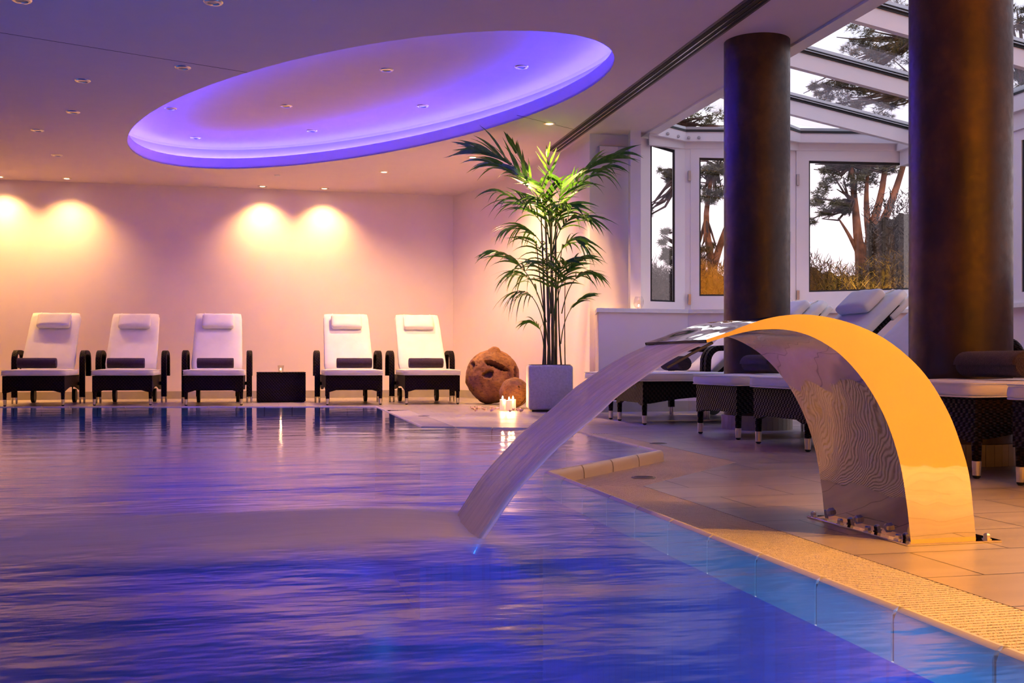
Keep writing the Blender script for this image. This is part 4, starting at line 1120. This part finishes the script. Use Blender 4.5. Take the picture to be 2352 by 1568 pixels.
# open mouth of the nozzle: dark inner slot
bm = NB(); x0 = 1.128-ORG[0]
box(bm, x0+0.002, x0+0.004, YN+0.006-ORG[1], YF-0.006-ORG[1], 0.5535, 0.5590); obj('mouth', bm, M['black'], sp_)
bm = NB(); box(bm, 1.70-ORG[0], 1.995-ORG[0], 2.585-ORG[1], 3.14-ORG[1], 0.0, 0.006, 0.001, 1); bp_ = obj('base_plate', bm, M['polished'], sp_)
def boltm(x_, y_, par):
    bm = NB(); lathe(bm, [(0.0, 0.006), (0.014, 0.006), (0.014, 0.008), (0.010, 0.008), (0.010, 0.018), (0.006, 0.022), (0, 0.023)], 6, (x_-ORG[0], y_-ORG[1])); obj('bolt', bm, M['steel'], par)
for x_, y_ in ((1.713, 3.12), (1.715, 2.96), (1.717, 2.81), (1.720, 2.66), (1.965, 2.61), (1.965, 3.10), (1.965, 2.85), (1.80, 3.115), (1.69+0.08, 2.60), (1.87, 2.60)):
    if (x_, y_) in ((1.77, 2.60), (1.87, 2.60)): continue
    boltm(x_, y_, bp_)
for y_ in (2.72, 2.88, 3.04):
    bm = NB(); lathe(bm, [(0, -0.002), (0.013, -0.002), (0.013, 0.010), (0.008, 0.014), (0, 0.014)], 6)
    bmesh.ops.rotate(bm, verts=bm.verts, cent=(0, 0, 0), matrix=Matrix.Rotation(-PI/2, 3, 'Y'))
    bmesh.ops.translate(bm, verts=bm.verts, vec=(1.731-ORG[0], y_-ORG[1], 0.03)); obj('bolt', bm, M['hinge'], sp_)
bm = NB(); tube(bm, [(1.150-ORG[0], YN+0.008-ORG[1], 0.552), (1.09-ORG[0], YN+0.006-ORG[1], 0.523), (1.02-ORG[0], YN+0.006-ORG[1], 0.485)], 0.004, 8); obj('light_rod', bm, M['black'], sp_, smooth=1)
# falling sheet of water
jn = [(1.150, 0.5555), (1.10, 0.538), (1.02, 0.499), (0.90, 0.422), (0.832, 0.364), (0.733, 0.286), (0.672, 0.226), (0.611, 0.160), (0.565, 0.095), (0.530, 0.045), (0.515, 0.015)]
J = smooth_path(jn, 60)
bm = NB(); uvl = bm.loops.layers.uv.new('UVMap')
NW = 26
grid = []
for layer in (0, 1):
    g_ = []
    for i, p in enumerate(J):
        f = i/59
        t = (J[min(59, i+1)]-J[max(0, i-1)]).normalized(); nn = Vector((-t.y, t.x))
        row = []
        for k in range(NW+1):
            w_ = k/NW
            y0 = YN+0.012+0.02*f; y1 = YF-0.012-0.045*f
            y_ = y0+(y1-y0)*w_
            th = (0.003+0.016*f)*(math.sin(PI*min(1, max(0, w_*0.94+0.03)))**0.5)
            th += 0.006*f*noise.noise(Vector((w_*14, f*1.5, layer*3)))
            q = p+nn*(th if layer else -th)
            row.append(bm.verts.new((q.x, y_, q.y)))
        g_.append(row)
    grid.append(g_)
def quv(vs, uvs):
    f = bm.faces.new(vs)
    for l, u in zip(f.loops, uvs): l[uvl].uv = u
for i in range(59):
    for k in range(NW):
        uv4 = [(k/NW, i/59), ((k+1)/NW, i/59), ((k+1)/NW, (i+1)/59), (k/NW, (i+1)/59)]
        quv((grid[1][i][k], grid[1][i][k+1], grid[1][i+1][k+1], grid[1][i+1][k]), uv4)
        quv((grid[0][i][k], grid[0][i+1][k], grid[0][i+1][k+1], grid[0][i][k+1]), [uv4[0], uv4[3], uv4[2], uv4[1]])
    for k in (0, NW):
        quv((grid[0][i][k], grid[1][i][k], grid[1][i+1][k], grid[0][i+1][k]), [(k/NW, i/59)]*2+[(k/NW, (i+1)/59)]*2)
tag(obj('water_jet', bm, M['jet'], smooth=2), 'curved violet sheet of water pouring from the steel spout into the pool', 'water jet')

# ================================================================ downlights
def lamp_thing(p, lit, label, group, dome=False):
    t = thing('recessed_downlight', label, 'ceiling light', p, group=group)
    bm = NB(); lathe(bm, [(0.038, -0.002), (0.041, -0.011), (0.058, -0.009), (0.066, 0.0)], 28); obj('trim_ring', bm, M['lampring'], t, smooth=0.7)
    bm = NB(); lathe(bm, [(0, -0.006), (0.038, -0.004)], 24); obj('lens', bm, M['lenson'] if lit else M['lensoff'], t, smooth=1)
def spot(p, energy, size, blend, col=(1.0, 0.58, 0.24), tilt=(0, 0, 0), r=0.02):
    l = bpy.data.lights.new('lamp_beam', 'SPOT'); l.energy = energy; l.color = col; l.spot_size = math.radians(size); l.spot_blend = blend; l.shadow_soft_size = r
    o = bpy.data.objects.new('lamp_beam', l); COL.objects.link(o); o.location = (p[0], p[1], p[2]-0.02); o.rotation_euler = tilt
WARM = (1.0, 0.52, 0.17)
GL = 'lit downlights'
GU = 'unlit downlights in the flat ceiling'
GD = 'unlit downlights inside the oval recess'
ONL = [(0, 405, 'glowing downlight cut by the left frame edge, close to the back wall'), (153, 409, 'glowing downlight above the leftmost back lounger'),
       (603, 427, 'glowing downlight above the side table, left of the wall pair'), (745, 432, 'glowing downlight above the back wall, right of the wall pair'),
       (882, 394, 'glowing downlight just below the oval recess, left of the palm'), (1086, 360, 'glowing downlight beside the tips of the palm fronds'), (1262, 283, 'glowing downlight between the oval recess and the slot vent, above the palm')]
for i, (px_, py_, lab) in enumerate(ONL):
    p = atz(px_, py_, CZ); lamp_thing(tuple(p), True, lab, GL)
    if i < 4: spot(p, 112, 120, 0.95, r=0.06, col=WARM)
    elif i == 4: spot(p, 115, 150, 0.8)
    elif i == 5: spot(p, 150, 150, 0.8)
    else: spot(p, 260, 85, 0.8)
for x_ in (-4.2, -5.0):   # the row goes on to the left outside the frame
    p = (x_, 15.04, CZ); lamp_thing(p, True, 'glowing downlight near the back wall beyond the left frame edge', GL); spot(p, 112, 120, 0.95, r=0.06, col=WARM)
for px_, py_, lab in ((50, 0, 'unlit downlight cut by the top frame edge, at the left'), (490, 5, 'unlit downlight cut by the top frame edge, right of the other one'), (420, 155, 'unlit downlight right beside the hairline joint of the ceiling'),
                 (190, 185, 'unlit downlight left of centre between the joint and the next lamp'), (168, 257, 'unlit downlight left of the oval tip, third from the back'), (86, 299, 'unlit downlight nearest the left frame edge'), (131, 356, 'unlit downlight nearest the back wall on the left')):
    lamp_thing(tuple(atz(px_, py_, CZ)), False, lab, GU)
for px_, py_, lab in ((888, 160, 'unlit downlight in the upper middle of the oval recess'), (1198, 153, 'unlit downlight at the right end of the oval recess'), (657, 243, 'unlit downlight in the pink centre of the oval recess'),
                      (971, 243, 'unlit downlight in the oval recess on the right, close to the bright cove'), (392, 249, 'unlit downlight at the left end of the oval recess'), (449, 316, 'unlit downlight at the lower left of the oval recess'), (716, 300, 'unlit downlight at the lower middle of the oval recess')):
    lamp_thing(tuple(atz(px_, py_, CZ+0.305)), False, lab, GD)
p = atz(637, 402, CZ); t = thing('smoke_sensor', 'tiny flat ceiling sensor between oval recess and back wall lights', 'sensor', tuple(p))
bm = NB(); lathe(bm, [(0, -0.016), (0.030, -0.014), (0.040, -0.004), (0.042, 0)], 24); obj('housing', bm, M['switch'], t, smooth=0.7)
# downlights over the corner to the right of the camera, washing that wall and the deck
for x_, y_ in ((2.35, 0.95), (3.15, 0.95), (3.95, 0.95), (4.75, 0.95)):
    lamp_thing((x_, y_, CZ), True, 'glowing downlight over the corner wall to the right of the camera', GL)
    spot((x_, y_, CZ), 235, 110, 0.9, col=(1.0, 0.45, 0.10))

for px_, py_, lab in ((1512, 1018, 'small round floor drain beside the grate corner, in front of the wicker loungers'), (1478, 1096, 'small floor drain with a wet patch in the inner corner of the near grate'), (974, 955, 'small floor drain beyond the violet grate strip near the teak balls')):
    p = atz(px_, py_, 0); t = thing('floor_drain', lab, 'drain', (p.x, p.y, 0))
    bm = NB(); lathe(bm, [(0.042, 0.0), (0.042, 0.002), (0.052, 0.002), (0.054, 0.0)], 32); obj('rim', bm, M['slotbar'], t)
    bm = NB(); lathe(bm, [(0, 0.0012), (0.041, 0.0012), (0.041, 0.0)], 32); obj('lid', bm, M['deckdark'], t)
# small mirrored box on the pier
mb = thing('mirror_box', 'small mirror-faced box high on the pier behind the palm fronds', 'box')
c0, c1 = atY(1375, 337, 10.80), atY(1449, 364, 10.80)
bm = NB(); box(bm, c0.x, c1.x, 10.76, 10.83, c1.z, c0.z); obj('housing', bm, M['mirror'], mb)
bm = NB(); box(bm, c0.x-0.004, c1.x+0.004, 10.755, 10.83, c0.z, c0.z+0.006); obj('edge_strip', bm, M['alu'], mb)
# underwater lamp in the pool notch
ul = thing('pool_light', 'bright blue underwater lamp in the notch of the pool', 'pool light', (1.90, 6.40, -0.25))
bm = NB(); tube(bm, [(0.04, 0, 0), (0.06, 0, 0)], 0.10, 24); obj('ring', bm, M['steel'], ul)
bm = NB(); tube(bm, [(0.025, 0, 0), (0.045, 0, 0)], 0.08, 24); obj('lens', bm, emis('pool_lamp_lens', (0.15, 0.6, 1.0), 25), ul)
def area(loc, rot, size, energy, col):
    l = bpy.data.lights.new('pool_glow', 'SPOT'); l.spot_size = math.radians(165); l.spot_blend = 0.5; l.shadow_soft_size = 0.06; l.energy = energy; l.color = col
    o = bpy.data.objects.new('pool_glow', l); COL.objects.link(o); o.location = loc; o.rotation_euler = rot
area((1.90, 6.40, -0.25), (0, PI/2, 0), 0.16, 30, (0.10, 0.40, 1.0))
for loc, ry, e_ in (((1.05, 9.3, -0.45), PI/2-0.35, 30), ((-5.15, 3.0, -0.5), -PI/2+0.12, 150), ((-5.15, 7.0, -0.5), -PI/2+0.35, 60), ((-5.15, 10.5, -0.5), -PI/2+0.35, 30)):
    area(loc, (0, ry, 0), 0.16, e_, (0.05, 0.38, 1.0))
for x_ in (-2.5, 0.3):
    area((x_, 0.95, -0.45), (PI/2-0.35, 0, 0), 0.16, 90, (0.05, 0.38, 1.0))

# ================================================================ garden
bm = NB(); prism(bm, [(-20, 15.6), (3.6, 15.6), (4.0, 12.0), (6.95, 12.0), (6.95, -10), (45, -10), (45, 70), (-20, 70)], -0.3, -0.15)
tag(obj('ground', bm, M['ground']), kind='structure')
def tree(name, label, base, trunks, crowns, seed, tr=0.12, nblade=260):
    rnd = random.Random(seed)
    t = thing(name, label, 'tree', base, group='pine trees in the garden')
    for (P, r) in trunks:
        bm = NB(); Pv = [Vector(p)-Vector(base) for p in P]
        Q = smooth3(Pv, 14); tube(bm, Q, [r*(1-0.75*k/13) for k in range(14)], 8); obj('trunk', bm, M['bark'], t, smooth=1)
    bm = NB()
    for (c, rx, rz_, dens) in crowns:
        c = Vector(c)-Vector(base)
        # branchlets radiating, tufts of needles at their ends
        subs = []
        for q in range(max(3, int(9*dens))):
            d = Vector((rnd.gauss(0, 1), rnd.gauss(0, 1), rnd.gauss(0, 0.8))).normalized(); k_ = rnd.uniform(0.3, 1.05)
            subs.append((c+Vector((d.x*rx, d.y*rx, d.z*rz_))*k_, rnd.uniform(0.22, 0.42)*min(rx, 0.6)))
        for k in range(int(nblade*dens)):
            sc_, sr = rnd.choice(subs)
            d = Vector((rnd.gauss(0, 1), rnd.gauss(0, 1), rnd.gauss(0, 1))).normalized()
            p = sc_+Vector((d.x, d.y, d.z*0.6))*sr*rnd.uniform(0.2, 1.0)
            for j in range(10):
                dd = (Vector((rnd.gauss(0, 1), rnd.gauss(0, 1), rnd.gauss(0.4, 1)))+d*0.8).normalized(); L = rnd.uniform(0.05, 0.13)
                s_ = dd.orthogonal().normalized()*0.007
                bm.faces.new([bm.verts.new(q) for q in (p-s_, p+s_, p+dd*L)])
    obj('needles', bm, M['needle'], t)
    bm = NB()
    for (c, rx, rz_, dens) in crowns:
        c = Vector(c)-Vector(base); near = min((Vector(p)-Vector(base) for (P, r) in trunks[:1] for p in P[1:]), key=lambda q: (q-c).length)
        for k in range(7):
            e2 = c+Vector((rnd.uniform(-1, 1)*rx, rnd.uniform(-1, 1)*rx, rnd.uniform(-0.8, 0.8)*rz_))
            mid = (near+e2)/2+Vector((0, 0, rnd.uniform(-0.2, 0.1)))
            tube(bm, [near, mid, e2], [0.03, 0.02, 0.008], 5)
    Pb = [Vector(p)-Vector(base) for p in trunks[0][0][1:]]
    tube(bm, smooth3(Pb, 8), 0.03, 5)
    obj('branches', bm, M['twig'], t, smooth=1)
def smooth3(P, n):
    out = []; m_ = len(P)
    for i in range(n):
        s_ = i/(n-1)*(m_-1); k = min(int(s_), m_-2); t = s_-k
        p0, p1, p2, p3 = P[max(k-1, 0)], P[k], P[k+1], P[min(k+2, m_-1)]
        out.append(0.5*((2*p1)+(p2-p0)*t+(2*p0-5*p1+4*p2-p3)*t*t+(3*p1-p0-3*p2+p3)*t**3))
    return out
T1 = 19.0
def g_(px_, py_, t=T1): return tuple(pt(px_, py_, t))
def gb(px_, t): v = pt(px_, 832, t); return (v.x, v.y, -0.15)
# the big pine behind the large window
tree('pine_tree', 'orange-barked pine with forked trunks behind the large window', gb(1985, T1),
     [((gb(1982, T1), g_(1978, 620), g_(1970, 540), g_(1963, 460), g_(1955, 380)), 0.13), ((gb(1995, T1), g_(1996, 600), g_(2005, 520), g_(2025, 440), g_(2040, 330)), 0.13),
      ((g_(1996, 600), g_(2015, 540), g_(2045, 470), g_(2075, 380), g_(2110, 260)), 0.11), ((g_(2000, 560), g_(1992, 500), g_(1990, 440), g_(1996, 360)), 0.08), ((g_(1975, 590), g_(1950, 540), g_(1925, 500)), 0.05)],
     [(g_(1990, 392), 0.62, 0.34, 1.5), (g_(1930, 425), 0.5, 0.22, 1.1), (g_(2050, 372), 0.5, 0.3, 0.9), (g_(1900, 470), 0.35, 0.18, 0.6), (g_(1948, 480), 0.4, 0.2, 0.7), (g_(1895, 388), 0.25, 0.1, 0.35),
      (g_(1885, 495), 0.25, 0.15, 0.35), (g_(1935, 372), 0.4, 0.18, 0.6), (g_(1995, 350), 0.6, 0.3, 0.8)], 1)
tree('pine_tree', 'tall dense pine seen through the upper roof panes left of the near column', gb(2140, 21),
     [((gb(2150, 21), g_(2150, 400, 21), g_(2140, 200, 21), g_(2110, 90, 21)), 0.22)],
     [(g_(2040, 60, 21), 1.0, 0.55, 2.4), (g_(1985, 115, 21), 0.55, 0.4, 1.2), (g_(2070, 120, 21), 0.9, 0.4, 1.8), (g_(2050, 215, 21), 1.1, 0.38, 2.4), (g_(1920, 215, 21), 0.65, 0.3, 1.2), (g_(1965, 190, 21), 0.5, 0.3, 1.0),
      (g_(2130, 170, 21), 0.5, 0.5, 1.0), (g_(1880, 205, 21), 0.3, 0.2, 0.4), (g_(1975, 258, 21), 0.9, 0.25, 1.0)], 2, nblade=300)
tree('pine_tree', 'pine seen between the far column and the hinged window frame', gb(1640, 18),
     [((gb(1640, 18), g_(1636, 640, 18), g_(1622, 500, 18), g_(1640, 380, 18)), 0.10), ((g_(1630, 640, 18), g_(1670, 520, 18), g_(1720, 420, 18)), 0.08)],
     [(g_(1650, 385, 18), 0.5, 0.2, 1.1), (g_(1640, 440, 18), 0.5, 0.25, 1.3), (g_(1620, 560, 18), 0.22, 0.2, 0.4), (g_(1720, 400, 18), 0.5, 0.4, 1.0), (g_(1620, 400, 18), 0.25, 0.12, 0.5)], 3)
tree('pine_tree', 'pine with a branch reaching into the narrow window', gb(1572, 17),
     [((gb(1575, 17), g_(1574, 560, 17), g_(1570, 400, 17), g_(1560, 280, 17)), 0.08)],
     [(g_(1541, 402, 17), 0.16, 0.17, 0.45), (g_(1528, 392, 17), 0.12, 0.05, 0.12), (g_(1538, 560, 17), 0.16, 0.28, 0.6), (g_(1545, 590, 17), 0.2, 0.2, 0.5), (g_(1490, 480, 17), 0.08, 0.2, 0.15), (g_(1600, 268, 17), 0.7, 0.2, 1.3), (g_(1650, 285, 17), 0.4, 0.12, 0.6)], 4)
tree('pine_tree', 'orange-trunked pine behind the side window at the right frame edge', gb(2365, 16),
     [((gb(2360, 16), g_(2352, 560, 16), g_(2350, 400, 16), g_(2356, 200, 16)), 0.13), ((g_(2352, 400, 16), g_(2335, 330, 16), g_(2320, 250, 16)), 0.05)],
     [(g_(2325, 40, 16), 0.3, 0.25, 0.7), (g_(2350, 70, 16), 0.4, 0.2, 0.7), (g_(2330, 190, 16), 0.3, 0.25, 0.8), (g_(2360, 160, 16), 0.35, 0.25, 0.7), (g_(2400, 250, 16), 0.8, 0.4, 1.0)], 5)
# bushes and hedge
def thicket(name, label, boxes, n_, mat, seed, L=(0.15, 0.5), wdt=0.012, up=0.5, grp='hedge and bushes outside', core=False):
    rnd = random.Random(seed); bm = NB()
    for (p0, p1, t0, t1, ztop) in boxes:
        if core:
            k = int((p1-p0)/12)
            for i_ in range(k):
                a_, b_ = p0+(p1-p0)*i_/k, p0+(p1-p0)*(i_+1)/k; tm = (t0+t1)/2+0.15*math.sin(i_*1.7)
                za, zb = ztop(a_)*(0.90+0.012*math.sin(i_*2.3)), ztop(b_)*(0.90+0.012*math.sin(i_*2.3+2.3))
                q_ = [pt(a_, 832, tm-0.1), pt(b_, 832, tm-0.1), pt(b_, 832, tm+0.2), pt(a_, 832, tm+0.2)]
                lo_ = [bm.verts.new((v.x, v.y, -0.15)) for v in q_]; hi_ = [bm.verts.new((v.x, v.y, z_)) for v, z_ in zip(q_, (za, zb, zb, za))]
                bm.faces.new(hi_)
                for m_ in range(4): bm.faces.new((lo_[m_], lo_[(m_+1) % 4], hi_[(m_+1) % 4], hi_[m_]))
        for k in range(n_):
            px_ = rnd.uniform(p0, p1); t_ = rnd.uniform(t0, t1); z_ = rnd.uniform(0, 1)**0.7*ztop(px_)*1.04
            p = pt(px_, 832, t_); p.z = z_-0.15
            d = Vector((rnd.gauss(0, 0.6), rnd.gauss(0, 0.6), up*rnd.uniform(0.2, 1.2))).normalized(); l_ = rnd.uniform(*L)
            s_ = Vector((rnd.gauss(0, 1), rnd.gauss(0, 1), 0)).normalized()*wdt/2
            m_ = p+d*l_*0.5+Vector((rnd.gauss(0, 0.02), 0, rnd.gauss(0, 0.02)))
            vs = [bm.verts.new(q) for q in (p-s_, p+s_, m_+s_*0.8, m_-s_*0.8)]; bm.faces.new(vs)
            e2 = bm.verts.new(p+d*l_); bm.faces.new((vs[3], vs[2], e2))
    return tag(obj(name, bm, mat), label, 'hedge', grp)
def zt(py_, t_): return CAMH+(HZ-py_)/FPX*t_+0.15
thicket('hedge', 'brown leafless hedge along the garden, behind all the bay windows', [(1440, 1620, 13.6, 14.6, lambda x: zt(585, 14)*(0.9+0.05*math.sin(x*0.04))), (1600, 2180, 13.4, 14.6, lambda x: zt(598, 14)*(0.95+0.04*math.sin(x*0.025))), (2180, 2500, 12, 14, lambda x: zt(520, 13))], 22000, M['hedge'], 11, L=(0.06, 0.22), wdt=0.011, core=True)
thicket('bush', 'grey-brown rounded bush behind the large window at its right', [(1990, 2200, 16, 18, lambda x: zt(500-35*math.sin((x-1990)/210*PI*0.8), 17))], 7000, m_needles('bush_leaf', (0.045, 0.03, 0.02), (0.12, 0.085, 0.055)), 12, L=(0.05, 0.16), wdt=0.02, core=True)
# added lamp on the hedge, standing in for a warm reflection in the glass
fl = thing('added_hedge_lamp', 'small added lamp at the foot of the hedge, for a yellow glow', 'added light', (pt(1985, 832, 13.0).x, pt(1985, 832, 13.0).y, -0.15))
bm = NB(); box(bm, -0.06, 0.06, -0.04, 0.04, 0.06, 0.20, 0.01); obj('head', bm, M['black'], fl)
bm = NB(); tube(bm, [(0, 0, 0), (0, 0, 0.07)], 0.012, 8); obj('stake', bm, M['black'], fl)
def gspot(px_, t_, tgt, energy, size):
    l = bpy.data.lights.new('hedge_glow_beam', 'SPOT'); l.energy = energy; l.color = (1.0, 0.72, 0.12); l.spot_size = math.radians(size); l.spot_blend = 0.8; l.shadow_soft_size = 0.05
    o = bpy.data.objects.new('hedge_glow_beam', l); COL.objects.link(o); p = pt(px_, 832, t_); p.z = 0.15; o.location = p
    o.rotation_euler = (Vector(tgt)-p).to_track_quat('-Z', 'Y').to_euler()
gspot(1995, 12.6, pt(1990, 610, 14.0), 420, 42)
gspot(1935, 12.7, pt(1935, 612, 14.0), 160, 40)
gspot(1640, 12.7, pt(1650, 620, 14.0), 9, 20)
